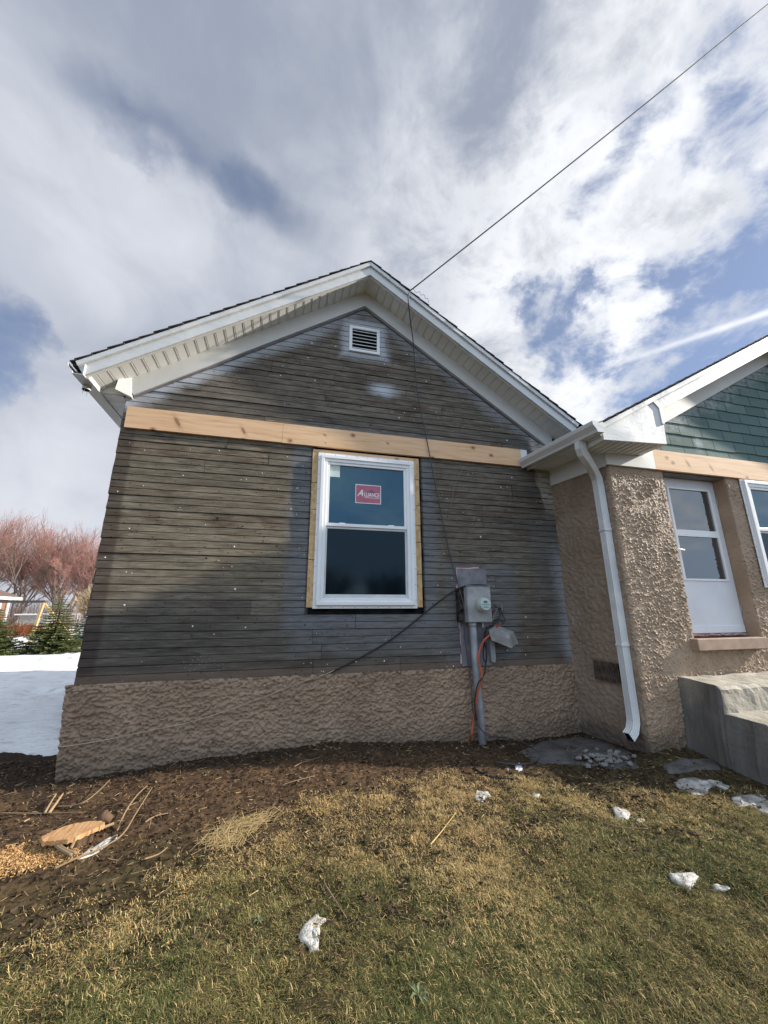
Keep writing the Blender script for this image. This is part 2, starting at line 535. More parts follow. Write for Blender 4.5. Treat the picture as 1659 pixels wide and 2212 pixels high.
def f_siding():
    p = pos(); x, y, z = sep(p); isl = island()
    wob = noise(p, 2.3, 5, .6) - .5
    grain = noise(xyz(x * 2.2 + isl * 40.0, y, z * 95.0), 2.6, 7, .62, .0)
    fine = noise(xyz(x * 9.0 + isl * 17.0, y, z * 110.0), 2.0, 5, .75)
    blot = noise(xyz(x * 1.6 + isl * 5.0, y, z * 6.0), 1.9, 7, .66, .8)
    grain = .5 + (grain - .5) * .80 + (fine - .5) * .30 + (noise(xyz(x * 1.2 + isl * 23., y, z * 9.0), 2.2, 5, .6) - .5) * .42
    base = ramp(grain, [(.24, (.028, .024, .021)), (.38, (.080, .068, .056)), (.50, (.142, .124, .101)), (.62, (.225, .199, .163)), (.80, (.40, .365, .30))])
    vb = noise(xyz(x * 3.5 + isl * 9., y, z * 3.0), 2.0, 5, .6)
    base = mix(smooth(vb, .52, .70) * .45, base, (.105, .075, .055))
    # yellow-green weathering plus painted-in sunlight on the left, mid height
    ygm = smooth(x + wob * .9, .45, -.05) * smooth(z + wob * .5 - x * .10, 1.25, 1.65) * smooth(z, 3.0, 2.75)
    base = mix(ygm * .75, base, mix(1.0, base, (1.30, 1.24, 1.08), 'MULTIPLY'))
    # reddish brown boards and dark damp blotches
    base = mix(smooth(isl, .62, .95) * .5 * smooth(blot, .4, .6), base, (.085, .050, .035))
    base = mix(smooth(blot, .54, .72) * .62, base, (.030, .026, .023))
    nst = noise(xyz(x * 7.0, y, z * 30.0 + isl * 30.), 4.0, 4, .6)
    base = mix(smooth(nst, .66, .74) * .8, base, (.016, .014, .013))
    base = mix(smooth(isl, .35, .0) * .30, base, (.045, .042, .040))
    # darker, browner foot of the wall and old corner-board ghost
    base = mix(smooth(z + wob * .35, 1.30, .95) * smooth(x, 2.6, 1.2) * .45, base, (.038, .034, .032))
    ghost = smooth(x + wob * .05, -1.39, -1.43) * smooth(z, 2.95, 2.8)
    base = mix(ghost * .55, base, (.040, .026, .024))
    # blue-grey primer around the window, meter and right end
    def boxd(x0, x1, z0, z1):
        ax = emax((x - (x0 + x1) / 2), ((x0 + x1) / 2 - x)) - (x1 - x0) / 2
        az = emax((z - (z0 + z1) / 2), ((z0 + z1) / 2 - z)) - (z1 - z0) / 2
        return emax(ax, az)
    prim_n = noise(xyz(x * 2.0 + isl * 3., y, z * 12.0), 3.2, 5, .65)
    dw = boxd(.22, 1.36, 1.24, 2.95) + wob * .10
    pm = smooth(dw, .26, .13)
    pm = emax(pm, smooth(boxd(1.72, 2.34, .8, 1.62) + wob * .14, .16, .02) * .8)
    pm = emax(pm, smooth(boxd(.2, 2.3, .95, 1.22) + wob * .25, .18, .0) * .7)
    pm = emax(pm, smooth(x + wob * .7, 2.5, 3.05) * .5)
    prim = mix(prim_n, (.088, .094, .103), (.225, .235, .248))
    prim = mix(smooth(grain, .52, .34) * .65, prim, (.040, .042, .046))
    prim = mix(smooth(fine, .60, .78) * .35, prim, (.30, .29, .27))
    base = mix(pm * smooth(prim_n, .28, .55, .35, .88), base, prim)
    # white overspray along the rakes, vent, right edge and one patch
    rk = (ZR0 - .36) - eabs(x - XR) * SL - z
    sn = noise(xyz(x * 5.0, y, z * 30.0), 3.0, 6, .7)
    so = smooth(rk + wob * .30, .26, .0) * smooth(x, .9, -.6, .45, 1.0)
    so = emax(so, smooth(boxd(.585, .945, 4.12, 4.46) + wob * .14, .17, .0) * .85)
    el = E.m('SQRT', ((x - .98) * 3.6) * ((x - .98) * 3.6) + ((z - 3.66) * 7.2) * ((z - 3.66) * 7.2))
    so = emax(so, smooth(el + wob * .7, 1.0, .1) * .95)
    so = emax(so, smooth(x + wob * .25, 2.86, 3.08) * smooth(z + wob, 2.3, 1.7) * .55)
    base = mix(so * smooth(sn + so * .30, .42, .62), base, (.50, .53, .58))
    # cream paint remnant in the upper right corner
    pc = smooth(x + wob * .3 + smooth(z, 2.0, 2.75, -.05, .07), 2.90, 2.96) * smooth(z + wob * .5, 2.2, 2.55)
    base = mix(pc * smooth(sn, .34, .5), base, (.46, .43, .38))
    # stucco colour splashed on the bottom course
    base = mix(smooth(z + wob * .07, .79, .72) * smooth(sn, .25, .55) * .75, base, (.16, .115, .085))
    # paint flecks
    vf = voro(xyz(x, z, 0.0), 22.0, dim='2D')
    base = mix(smooth(vf, .10, .05) * smooth(noise(p, 3.1, 2, .5), .60, .70), base, (.30, .29, .26))
    # dark band around the window opening
    edge = smooth(boxd(.275, 1.35, 1.27, 2.9), .075, .045)
    base = mix(edge * .85, base, (.020, .017, .016))
    vkn = voro(xyz(x * 1.0, z * 1.6, 0.0), 7.0, dim='2D')
    base = mix(smooth(vkn, .075, .03) * smooth(noise(p, 2.7, 2, .5), .45, .55) * .8, base, (.012, .010, .009))
    return base, grain, .0022


material('siding', f_siding, .85, .15)


def f_endgrain():
    p = pos(); n = noise(sc(p, 30, 30, 8), 2.0, 4, .6)
    return mix(n, (.012, .011, .010), (.06, .05, .042)), n, .002


material('board_end', f_endgrain, .9, .1)


def f_stucco(c0, c1, c2, foot_dark=None):
    def fn():
        p = pos(); x, y, z = sep(p)
        n = noise(p, 3.0, 5, .6); n2 = noise(p, 55, 5, .65); n3 = noise(sc(p, 1, 1, 2.2), 22, 5, .6, .4)
        col = mix(smooth(n, .3, .7), c0, c1)
        col = mix(smooth(n3, .52, .70) * .5, col, c2)
        if foot_dark:
            col = mix(smooth(z + noise(p, 4, 4, .6) * .35, .46, .20) * .8, col, foot_dark)  # darker towards the foot of the wall
        return col, n2 * .6 + n3 * .4, .006
    return fn


material('stucco_foundation', f_stucco((.265, .188, .132), (.355, .258, .184), (.165, .114, .078), (.15, .115, .085)), .85, .2)
material('stucco_entry', f_stucco((.305, .214, .142), (.390, .284, .196), (.20, .138, .092), (.085, .067, .050)), .62, .4)


material('stucco_side', f_stucco((.265, .195, .142), (.340, .258, .195), (.17, .122, .088), (.080, .066, .054)), .85, .2)


def f_concrete():
    p = pos(); x, y, z = sep(p)
    n = noise(p, 4.5, 6, .65); n2 = noise(p, 50, 4, .6)
    col = mix(smooth(n, .3, .7), (.30, .27, .215), (.45, .41, .34))
    col = mix(smooth(noise(p, 9, 5, .7, .4), .58, .7) * .4, col, (.13, .12, .11))
    col = mix(smooth(noise(p, 16, 5, .7), .66, .72) * .8, col, (.52, .50, .45))
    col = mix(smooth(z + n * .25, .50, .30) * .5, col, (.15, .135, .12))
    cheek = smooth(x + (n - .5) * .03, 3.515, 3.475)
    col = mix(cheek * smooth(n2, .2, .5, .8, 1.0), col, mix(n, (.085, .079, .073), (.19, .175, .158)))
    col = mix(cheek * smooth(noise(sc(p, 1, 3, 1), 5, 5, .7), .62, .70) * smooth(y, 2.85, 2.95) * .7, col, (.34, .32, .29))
    return col, n2 + n * .8, .006


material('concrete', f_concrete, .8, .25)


def f_slab():
    p = pos(); n = noise(p, 5, 6, .65)
    col = mix(smooth(n, .3, .7), (.055, .052, .050), (.125, .118, .112))
    return mix(smooth(noise(p, 30, 4, .6), .62, .74) * .6, col, (.2, .19, .18)), noise(p, 40, 5, .6), .006


material('slab', f_slab, .8, .3)


def f_rubble():
    p = pos(); n = noise(p, 14, 5, .6)
    c = mix(noise(p, 9, 2, .5), (.10, .097, .09), (.30, .285, .26))
    return mix(smooth(n, .5, .7) * .5, c, (.10, .09, .08)), noise(p, 60, 4, .6), .004


material('rubble', f_rubble, .85, .2)


def f_shingle_roof():
    p = pos(); n = noise(p, 8, 5, .6)
    return mix(n, (.030, .028, .026), (.085, .078, .072)), noise(p, 120, 3, .6), .003


material('roof_shingle', f_shingle_roof, .9, .15)


def f_green_shingle():
    p = pos(); x, y, z = sep(p); i = island()
    n = noise(p, 3.0, 5, .6); n2 = noise(p, 60, 3, .6)
    col = mix(i, (.085, .140, .132), (.140, .205, .192))
    col = mix(smooth(n, .45, .75) * .5, col, (.120, .185, .180))
    rk = 2.9 + (x - 2.72) * .555 - .34 - z
    so = smooth(rk + (n - .5) * .5, .30, -.02) * .8
    el = E.m('SQRT', ((x - 4.34) * 12.) * ((x - 4.34) * 12.) + ((z - 2.99) * 6.) * ((z - 2.99) * 6.))
    so = emax(so, smooth(el + (n - .5) * 1.2, .9, .2) * .7)
    col = mix(so * smooth(noise(p, 18, 5, .7), .3, .6), col, (.46, .50, .52))
    return col, n2, .004


material('green_shingle', f_green_shingle, .8, .2)


def f_ground():
    p = pos(); x, y, z = sep(p)
    n = noise(p, 1.3, 6, .65); n2 = noise(p, 22, 6, .7); n3 = noise(p, 7, 5, .65)
    dirt = mix(smooth(n2, .3, .7), (.036, .023, .014), (.125, .076, .044))
    dirt = mix(smooth(n3, .52, .72) * .55, dirt, (.190, .120, .066))
    foot_dark = smooth(y + (n - .5) * .5 - smooth(x, 2.0, 3.4) * .0 + smooth(x, 1.6, 2.8) * .75, 3.42, 3.72)  # soil darkened towards the wall: house shade painted into the colour
    dirt = mix(foot_dark * .75, dirt, (.026, .019, .014))
    dirt = mix(smooth(noise(p, 90, 2, .5), .66, .75) * .8, dirt, (.30, .22, .14))
    turf = mix(smooth(n2, .35, .65), (.026, .021, .011), (.085, .066, .032))
    turf = mix(smooth(n3, .5, .7) * .5, turf, (.045, .055, .02))
    g = smooth(y + (n - .5) * 1.6 - x * .12, 3.2, 2.3)
    col = mix(g, dirt, turf)
    far = smooth(y, 7.0, 12.0)
    return mix(far, col, (.10, .085, .05)), n2 + n3, .012


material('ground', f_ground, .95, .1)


def f_snow():
    p = pos(); n = noise(p, 2.5, 6, .6); n2 = noise(sc(p, 1, 2.5, 1), 6, 6, .65)
    col = mix(smooth(n, .3, .7), (.78, .78, .775), (.86, .855, .845))
    col = mix(smooth(noise(sc(p, 1, 2.6, 1), 3.4, 7, .72), .54, .64) * .5, col, (.40, .35, .29))
    return col, n2, .035


material('snow', f_snow, .6, .3)


def f_dirty_snow():
    p = pos(); n = noise(p, 18, 6, .65); n2 = noise(p, 70, 4, .6)
    col = mix(smooth(n, .40, .62) * .75, (.58, .565, .53), (.30, .275, .235))
    return mix(smooth(n2, .64, .74), col, (.2, .17, .13)), n2, .008


material('dirty_snow', f_dirty_snow, .6, .35)


def f_dark_ice():
    p = pos(); n = noise(p, 14, 6, .65)
    return mix(smooth(n, .35, .65), (.20, .19, .175), (.52, .50, .47)), n, .01


material('dark_ice', f_dark_ice, .55, .35)


def leafmat(name, a, b, rough=.7, spec=.15):
    def fn():
        p = pos(); i = island(); n = noise(p, 2.0, 3, .6)
        return (mix(i * .75 + n * .3, a, b),)
    return material(name, fn, rough, spec)


leafmat('grass_green', (.052, .064, .020), (.170, .172, .062))
leafmat('grass_dry', (0.376, 0.251, 0.101), (0.773, 0.554, 0.258))
leafmat('grass_olive', (0.109, 0.098, 0.030), (0.345, 0.287, 0.109))
leafmat('grass_brown', (0.116, 0.075, 0.040), (0.264, 0.176, 0.097))
leafmat('weed_leaf', (.07, .095, .045), (.17, .20, .11), .5, .3)
leafmat('straw', (.36, .25, .11), (.56, .42, .21))
leafmat('twig', (.15, .10, .06), (.34, .24, .14), .8)
leafmat('wood_chip', (.16, .10, .055), (.46, .32, .19), .8)
leafmat('dead_leaf', (0.052, 0.032, 0.020), (0.135, 0.083, 0.053), .8)
leafmat('dirt_crumb', (0.025, 0.017, 0.011), (0.083, 0.056, 0.038), .9)
leafmat('sawdust', (.34, .19, .075), (.62, .40, .19), .85)
leafmat('bark_pale', (.115, .085, .068), (.25, .19, .155), .9)
leafmat('twig_red', (.27, .115, .095), (.48, .26, .22), .8)
leafmat('twig_brown', (.16, .115, .095), (.33, .245, .21), .8)
leafmat('spruce_green', (.035, .058, .020), (.150, .165, .060))
leafmat('spruce_blue', (.045, .075, .070), (.125, .175, .165))
leafmat('brush_red', (.20, .062, .030), (.33, .13, .06), .8)


def f_cut():
    p = pos(); x, y, z = sep(p)
    g = noise(sc(p, 14, 3, 3), 4.0, 5, .6)
    return mix(smooth(g, .3, .7), (.46, .23, .095), (.64, .39, .20)), g, .004


material('cut_wood', f_cut, .75, .2)


def f_bark():
    p = pos(); n = noise(sc(p, 5, 5, 1.5), 6, 5, .65)
    return mix(n, (.07, .045, .03), (.20, .13, .085)), n, .012


material('bark', f_bark, .9, .1)


def f_brick():
    p = pos(); x, y, z = sep(p)
    n = E.nt.nodes.new('ShaderNodeTexBrick'); n.inputs['Scale'].default_value = 4.0
    n.inputs['Color1'].default_value = (.26, .11, .075, 1); n.inputs['Color2'].default_value = (.19, .075, .055, 1); n.inputs['Mortar'].default_value = (.3, .26, .22, 1)
    E.nt.links.new(xyz(x + y, z, 0.0).s, n.inputs['Vector'])
    return (E(n.outputs[0]),)


material('brick', f_brick, .9, .1)
plain('far_white', (.72, .72, .71), .6, .3, .08, 2)
plain('far_roof', (.16, .115, .10), .9, .1, .2, 3)
plain('swing_wood', (.50, .34, .17), .7, .2, .15, 5)
plain('swing_beam', (.10, .085, .075), .8, .2, .15, 5)
M = MATS

# ---------------------------------------------------------------- ground
_mx = np.array([-6, -1.53, -.73, .48, 1.3, 1.85, 2.4, 3.0, 3.4, 6])
_mz = np.array([.0, .012, .085, .125, .07, .035, .0, .02, .10, .02])


def gh(x, y):
    m = np.interp(x, _mx, _mz)
    prof = np.exp(-np.clip((3.85 - y) / .75, 0, 9) ** 2) * sst(y, -5, 1)
    prof = np.where(y > 3.85, np.exp(-((y - 3.85) / 1.0) ** 2), prof)
    ent = .075 * np.exp(-(((x - 3.25) / .45) ** 2 + ((y - 2.9) / .35) ** 2))
    near = np.exp(-(np.hypot(x, y - 2) / 9.0) ** 2)
    z = m * prof + ent + near * (.05 * (fbm(x * 1.1, y * 1.1, 3) - .5) + .030 * (fbm(x * 5, y * 5, 5) - .5))
    z = z + .30 * (fbm(x * .06 + 3, y * .06, 9) - .5) * sst(np.hypot(x, y), 8, 40)
    return z


def micro(x, y):
    return .022 * (fbm(x * 17, y * 17, 11, 4, .6) - .5) + .03 * (fbm(x * 7, y * 7, 13) - .5)


def axis(a, b, step, lo, hi):
    core = np.arange(a, b + 1e-6, step)
    g = 1.22; out = []; d = step; v = b
    while v < hi: d *= g; v += d; out.append(v)
    neg = []; d = step; v = a
    while v > lo: d *= g; v -= d; neg.append(v)
    return np.concatenate([neg[::-1], core, out])


gx = axis(-3.2, 5.2, .022, -900, 900); gy = axis(.75, 4.7, .022, -900, 1500)
X, Y = np.meshgrid(gx, gy)
Zg = gh(X, Y) + micro(X, Y) * np.exp(-(np.hypot(X - 1, Y - 2) / 7.0) ** 2)


def grid_faces(ny, nx):
    idx = np.arange(ny * nx).reshape(ny, nx)
    return np.stack([idx[:-1, :-1].ravel(), idx[:-1, 1:].ravel(), idx[1:, 1:].ravel(), idx[1:, :-1].ravel()], 1)


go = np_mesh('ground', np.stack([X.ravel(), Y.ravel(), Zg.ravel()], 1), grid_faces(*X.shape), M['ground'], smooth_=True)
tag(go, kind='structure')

# snow field: beyond and left of the house
sx = axis(-9, -1.0, .06, -900, 900); sy = axis(3.9, 14, .06, 3.0, 1500)
SX, SY = np.meshgrid(sx, sy)
edge = SY - (4.52 + .45 * (fbm(SX * 1.3, SY * .3, 21) - .5) + .12 * (fbm(SX * 7, SY * 3, 22) - .5) + .10 * np.clip(-SX - 2, 0, 8))
thick = sst(edge, -.12, .55) * .13 - .03
thick = np.where((SX > -1.48) & (SY < 8.1), -.2, thick)
SZ = gh(SX, SY) + thick + sst(edge, 0, .4) * (.05 * (fbm(SX * 1.5, SY * 3.0, 23) - .5) + .05 * (fbm(SX * 5, SY * 9, 24) - .5)) * np.exp(-(np.hypot(SX, SY) / 40) ** 2)
trk = sst(vn(SX * 3.2, SY * 1.9, 27), .66, .80) * sst(vn(SX * .7, SY * .5, 28), .40, .60)
SZ = SZ - .085 * trk * sst(edge, .2, .8) * np.exp(-(np.hypot(SX, SY) / 30) ** 2)
SZ = SZ + .10 * np.exp(-((SY - 12.6 - .1 * SX) / .9) ** 2) - .08 * np.exp(-((SY - 14.6) / .9) ** 2)
tag(np_mesh('snow_field', np.stack([SX.ravel(), SY.ravel(), SZ.ravel()], 1), grid_faces(*SX.shape), M['snow'], smooth_=True), kind='structure')


def gz(x, y): return float(gh(np.array([x]), np.array([y]))[0] + micro(np.array([x]), np.array([y]))[0])


def ground_pt(px, py, lift=0.0):
    z = 0.02
    for _ in range(6):
        p = aZ(px, py, z); z = gz(p[0], p[1])
    p = aZ(px, py, z); return np.array([p[0], p[1], z + lift])


# ================================================================ HOUSE
house = thing('house', 'single storey house with a weathered timber gable wing and a tan stucco entry wing', 'house', (0.75, 3.8, 0.0))
XL, XRt, YF, YB = -1.53, 3.09, 3.80, 8.3
ZS = 0.684


def zr(x): return ZR0 - SL * abs(x - XR)


# --- siding of the gable
C = 0.131
PROF = [(.000, .000), (.0005, -.0155), (.003, -.0170), (.0605, -.0145), (.0638, -.0035), (.0672, -.0145), (.1255, -.0125), (.1290, .000), (.131, .000)]
vs, fs, mi = [], [], []
rng = random.Random(3)


def board(x0, x1, zb, seed, zmax=None):
    n = max(2, int((x1 - x0) / .09) + 1)
    xs = np.linspace(x0, x1, n)
    wz = (fbm(xs * 1.1 + seed * 7.3, xs * 0 + seed, 31, 3) - .5) * .0045
    wy = (fbm(xs * .9 + seed * 3.1, xs * 0 + seed * 2.7, 33, 3) - .5) * .007
    chip = (fbm(xs * 14 + seed, xs * 0 + seed, 35, 3) - .5) * .0035
    b = len(vs); k = len(PROF)
    dy = rng.uniform(-.003, .003)
    for i in range(n):
        for j, (pz, py) in enumerate(PROF):
            z = zb + pz + wz[i] * (1 if j < 7 else .3) + (chip[i] if j in (1, 2) else 0)
            if zmax is not None: z = min(z, zmax)
            vs.append((xs[i], YF + py + (wy[i] + dy if 0 < j < 7 else 0), z))
    for i in range(n - 1):
        for j in range(k - 1):
            fs.append((b + i * k + j, b + (i + 1) * k + j, b + (i + 1) * k + j + 1, b + i * k + j + 1)); mi.append(0)
    for e in (0, n - 1):                        # end grain
        f = tuple(b + e * k + j for j in range(k)); fs.append(f if e == 0 else f[::-1]); mi.append(1)


nrow = int((4.80 - ZS) / C) + 1
for r in range(nrow):
    zb = ZS + r * C
    zt = zb + C
    if zb > 2.93: half = (4.86 - zb) / SL; a, b_ = XR - half, XR + half
    else: a, b_ = XL, XRt
    a = max(a, XL) + rng.uniform(-.008, .008); b_ = min(b_, XRt) + rng.uniform(-.006, .0)
    spans = [(a, b_)]
    if zt > 1.235 and zb < 2.90:
        spans = [(a, .235 + rng.uniform(-.008, .008)), (1.392 + rng.uniform(-.008, .008), b_)]
    for (s0, s1) in spans:
        cuts = [s0]
        while s1 - cuts[-1] > 1.5 and rng.random() < .8:
            c = cuts[-1] + rng.uniform(.7, 2.6)
            if c < s1 - .4: cuts.append(c)
            else: break
        cuts.append(s1)
        for i in range(len(cuts) - 1):
            board(cuts[i] + (.0015 if i else 0), cuts[i + 1] - (.0015 if i < len(cuts) - 2 else 0), zb, r * 3.7 + i * 1.3 + s0)
# nail heads and paint chips belong to the siding mesh
for k in range(330):
    x = rng.uniform(XL + .05, XRt - .06); row = rng.randrange(0, nrow - 3); zz = ZS + row * C + rng.choice([.03, .095]) + rng.uniform(-.012, .012)
    if zz > zr(x) - .42 or (.2 < x < 1.43 and 1.2 < zz < 2.95) or 2.85 < zz < 3.15: continue
    rad = rng.choice([.0032, .004, .0045, .0055, .0075]) * (1.25 if rng.random() < .2 else 1)
    mslot = 2 if rng.random() < .6 else 3; b0 = len(vs)
    cy = YF - .0175
    n = 7
    vs += [(x + math.cos(t * 2 * math.pi / n) * rad * rng.uniform(.7, 1.2), cy, zz + math.sin(t * 2 * math.pi / n) * rad * rng.uniform(.7, 1.2)) for t in range(n)] + [(x, cy - .003, zz)]
    fs += [(b0 + t, b0 + (t + 1) % n, b0 + n) for t in range(n)]; mi += [mslot] * n
me = bpy.data.meshes.new('siding'); me.from_pydata(vs, [], fs); me.polygons.foreach_set('material_index', mi); me.update()
siding = link('siding', me, [M['siding'], M['board_end'], M['white_frame'], M['dark_gap']], house)

# sheathing behind the siding, side and back walls
b = MB()
b.prism([(XL + .01, ZS - .02), (.26, ZS - .02), (.26, 3.55), (XL + .01, 3.3)], YF + .004, YF + .05)
b.prism([(1.37, ZS - .02), (XRt, ZS - .02), (XRt, 3.3), (1.37, 4.6)], YF + .004, YF + .05)
b.prism([(.26, 2.86), (1.37, 2.86), (1.37, 4.55), (XR, 4.95), (.26, 4.6)], YF + .004, YF + .05)
b.box(.26, 1.37, YF + .004, YF + .05, ZS - .02, 1.25)
b.prism([(XL + .01, 3.3), (.26, 3.55), (.26, 4.6)], YF + .004, YF + .05)
b.build('sheathing', M['dark_gap'], house)
b = MB()
z = ZS
while z < 3.2:
    b.prism([(XL, z), (XL - .018 + .004, z), (XL - .006, min(z + C - .006, 3.21)), (XL, min(z + C - .006, 3.21))], YF + .006, YB)
    z += C
b.build('side_siding', M['siding'], house)
b = MB(); b.prism([(XL, 0), (XRt, 0), (XRt, 3.3), (XR, 4.95), (XL, 3.3)], YB - .1, YB); b.build('back_wall', M['siding'], house)
b = MB(); b.box(XL + .3, XRt - .1, YF + .9, YF + .95, .7, 3.0); b.build('interior_partition', M['interior'], house)

# foundation stucco with real relief
def relief_wall(name, axis_, c, a0, a1, z0, z1, step, amp, fn, mat, parent, bottom=None, round_a0=0.0, sign=-1, hole=None):
    aa = np.linspace(a0, a1, int((a1 - a0) / step) + 1); zz = np.linspace(z0, z1, int((z1 - z0) / step) + 1)
    A, Z = np.meshgrid(aa, zz)
    d = fn(A, Z) * amp
    if round_a0 > 0: d = d - round_a0 * (1 - np.clip((A - a0) / round_a0, 0, 1)) ** 2
    P = c + sign * d
    V = np.stack([A.ravel(), P.ravel(), Z.ravel()], 1) if axis_ == 'y' else np.stack([P.ravel(), A.ravel(), Z.ravel()], 1)
    F = grid_faces(*A.shape)
    if axis_ == 'x': F = F[:, ::-1]
    if hole is not None:
        cA = A.ravel()[F].mean(1); cZ = Z.ravel()[F].mean(1)
        keep = np.ones(len(F), bool)
        for (h0, h1, g0, g1) in hole: keep &= ~((cA > h0) & (cA < h1) & (cZ > g0) & (cZ < g1))
        F = F[keep]
    return np_mesh(name, V, F, mat, parent, smooth_=True)


def fn_found(a, z):
    w = fbm(a * 6, z * 6, 41) * 1.6
    r = 1 - np.abs(2 * fbm(a * 40 + w, z * 58 + w * 1.5, 42, 2, .5) - 1)
    t = sst(fbm(a * 52, z * 70, 44, 2, .5), .34, .62)
    trow = sst(1 - np.abs(2 * fbm(a * 5 + 3, z * 16 + w, 47, 3, .5) - 1), .86, 1.0)
    return .45 * r ** 2 + .65 * t - .55 * trow + .7 * (fbm(a * 2.5, z * 2.5, 45) - .5) + .2 * fbm(a * 110, z * 110, 48, 1)


def fn_pebble(a, z):
    r = vn(a * 92, z * 80, 51)
    drip = vn(a * 62 + fbm(a * 8, z * 5, 55) * 3, z * 44, 53)
    dens = sst(fbm(a * 7, z * 4, 57), .30, .55) * sst(2.66 - z, .02, .14)
    return .85 * sst(r * .6 + drip * .4, .50, .78) * (.35 + .65 * dens) + .22 * fbm(a * 150, z * 150, 54, 1) + .5 * (fbm(a * 3, z * 3, 56) - .5)


def fn_smooth(a, z):
    return .5 * fbm(a * 14, z * 14, 61, 4, .55) + .3 * fbm(a * 40, z * 40, 62, 3, .6)


def fn_side(a, z):
    return .5 * sst(fbm(a * 34, z * 46, 63, 2, .5), .35, .65) + .45 * fbm(a * 14, z * 14, 61, 3, .55) + .25 * fbm(a * 80, z * 80, 62, 1) + .5 * (fbm(a * 3, z * 3, 64) - .5)


fo = relief_wall('foundation', 'y', YF - .018, XL - .055, XRt + .02, -.15, ZS + .004, .0062, .021, fn_found, M['stucco_foundation'], house)
for v_ in fo.data.vertices:
    d_ = v_.co.x + house.location.x - (XL - .055)
    v_.co.x += .045 * max(0.0, (ZS - v_.co.z)) / ZS * max(0.0, 1 - d_ / 1.2)
b = MB()
b.box(XL - .055, XRt + .1, YF - .015, YF + .03, ZS - .012, ZS - .002)
b.box(XL - .010, XL - .004, YF - .012, YB, -.2, ZS - .004)
b.build('foundation_ledge', M['stucco_foundation'], house)

# --- roof of the gable wing
YR = 3.48                                           # rake (fascia) plane


def roof_side(s, tmax, name):
    b = MB(); k = 0; step = .112
    while k * step < tmax:
        t0, t1 = k * step, min((k + 1) * step + .012, tmax + .02)
        xa, xb = XR + s * t0, XR + s * t1
        za, zb_ = ZR0 - SL * t0 - .012, ZR0 - SL * t1 + .002
        y0 = YR - .030 + rng.uniform(-.006, .005)
        th = rng.uniform(.006, .010)
        poly = [(xa, za), (xb, zb_), (xb, zb_ - th), (xa, za - th - .004)]
        if s < 0: poly = poly[::-1]
        b.prism(poly, y0, YB + .3); k += 1
    b.prism([(XR, ZR0 - .030), (XR + s * tmax, ZR0 - SL * tmax - .030), (XR + s * tmax, ZR0 - SL * tmax - .05), (XR, ZR0 - .05)][::(1 if s > 0 else -1)], YR - .004, YB + .3)
    return b.build(name, M['roof_shingle'], house)


def vent_profile(t0, t1, rib, depth):
    """profile along slope distance for ribbed soffit, list of (t, dz)"""
    out = []; t = t0
    while t < t1 - rib:
        out += [(t, 0), (t + rib * .86, -.002), (t + rib * .865, depth), (t + rib * .94, depth), (t + rib * .945, -.003), (t + rib * .99, -.003)]
        t += rib
    out.append((t1, 0)); return out


for s, tmax, tf in ((-1, 2.60, 2.56), (1, 2.68, 2.50)):
    rf = roof_side(s, tmax, 'roof')
    o1, o2 = .024, .085                      # drip edge band
    b = MB(); e = tf
    def bar(lo, hi, t0, t1, y0, y1, cut=.0):
        poly = [(XR + s * t0, ZR0 - SL * t0 - lo), (XR + s * t1, ZR0 - SL * t1 - lo), (XR + s * (t1 - cut), ZR0 - SL * (t1 - cut) - hi), (XR + s * t0, ZR0 - SL * t0 - hi)]
        b.prism(poly if s > 0 else poly[::-1], y0, y1)
    bar(o1, .075, 0, tf + .02, YR - .022, YR + .02, .02)
    b.build('drip_edge', M['white_metal'], house, bevel=.003)
    b = MB(); bar(.0755, .185, 0, tf, YR, YR + .022, .05); b.build('rake_fascia', M['white_metal'], house, bevel=.003)
    b = MB(); bar(.180, .192, 0, tf - .05, YR + .0225, YR + .040); b.build('soffit_lip', M['white_vinyl'], house)
    # ribbed soffit
    pr = [(0, 0)] + vent_profile(.045, tf - .03, .083, .0075)
    vv, ff = [], []
    for (t, dz) in pr:
        for yy in (YR + .024, YF - .03):
            vv.append((XR + s * t, yy, ZR0 - SL * t - .168 + dz))
    for i in range(len(pr) - 1):
        q4 = (2 * i, 2 * i + 1, 2 * i + 3, 2 * i + 2); ff.append(q4 if s > 0 else q4[::-1])
    b = MB(); b.add(vv, ff); b.build('rake_soffit', M['white_vinyl'], house)
    # frieze board with small bed moulding below
    b = MB(); bar(.165, .362, 0, 2.32 if s < 0 else 2.36, YF - .052, YF - .020, .10 if s < 0 else 0)
    b.build('frieze_board', M['white_frieze'], house, bevel=.003)
    b = MB(); bar(.3625, .385, 0, 2.22 if s < 0 else 2.20, YF - .034, YF - .0195); b.build('frieze_moulding', M['grey_paint'], house)

# box return at the left end of the frieze
b = MB()
b.hexa([(-1.60, 3.70, 3.23), (-1.47, 3.742, 3.19), (-1.47, 3.80, 3.19), (-1.60, 3.80, 3.25), (-1.585, 3.70, 3.35), (-1.50, 3.742, 3.40), (-1.50, 3.80, 3.42), (-1.585, 3.80, 3.36)])
b.build('frieze_return', M['white_frieze'], house, bevel=.004)
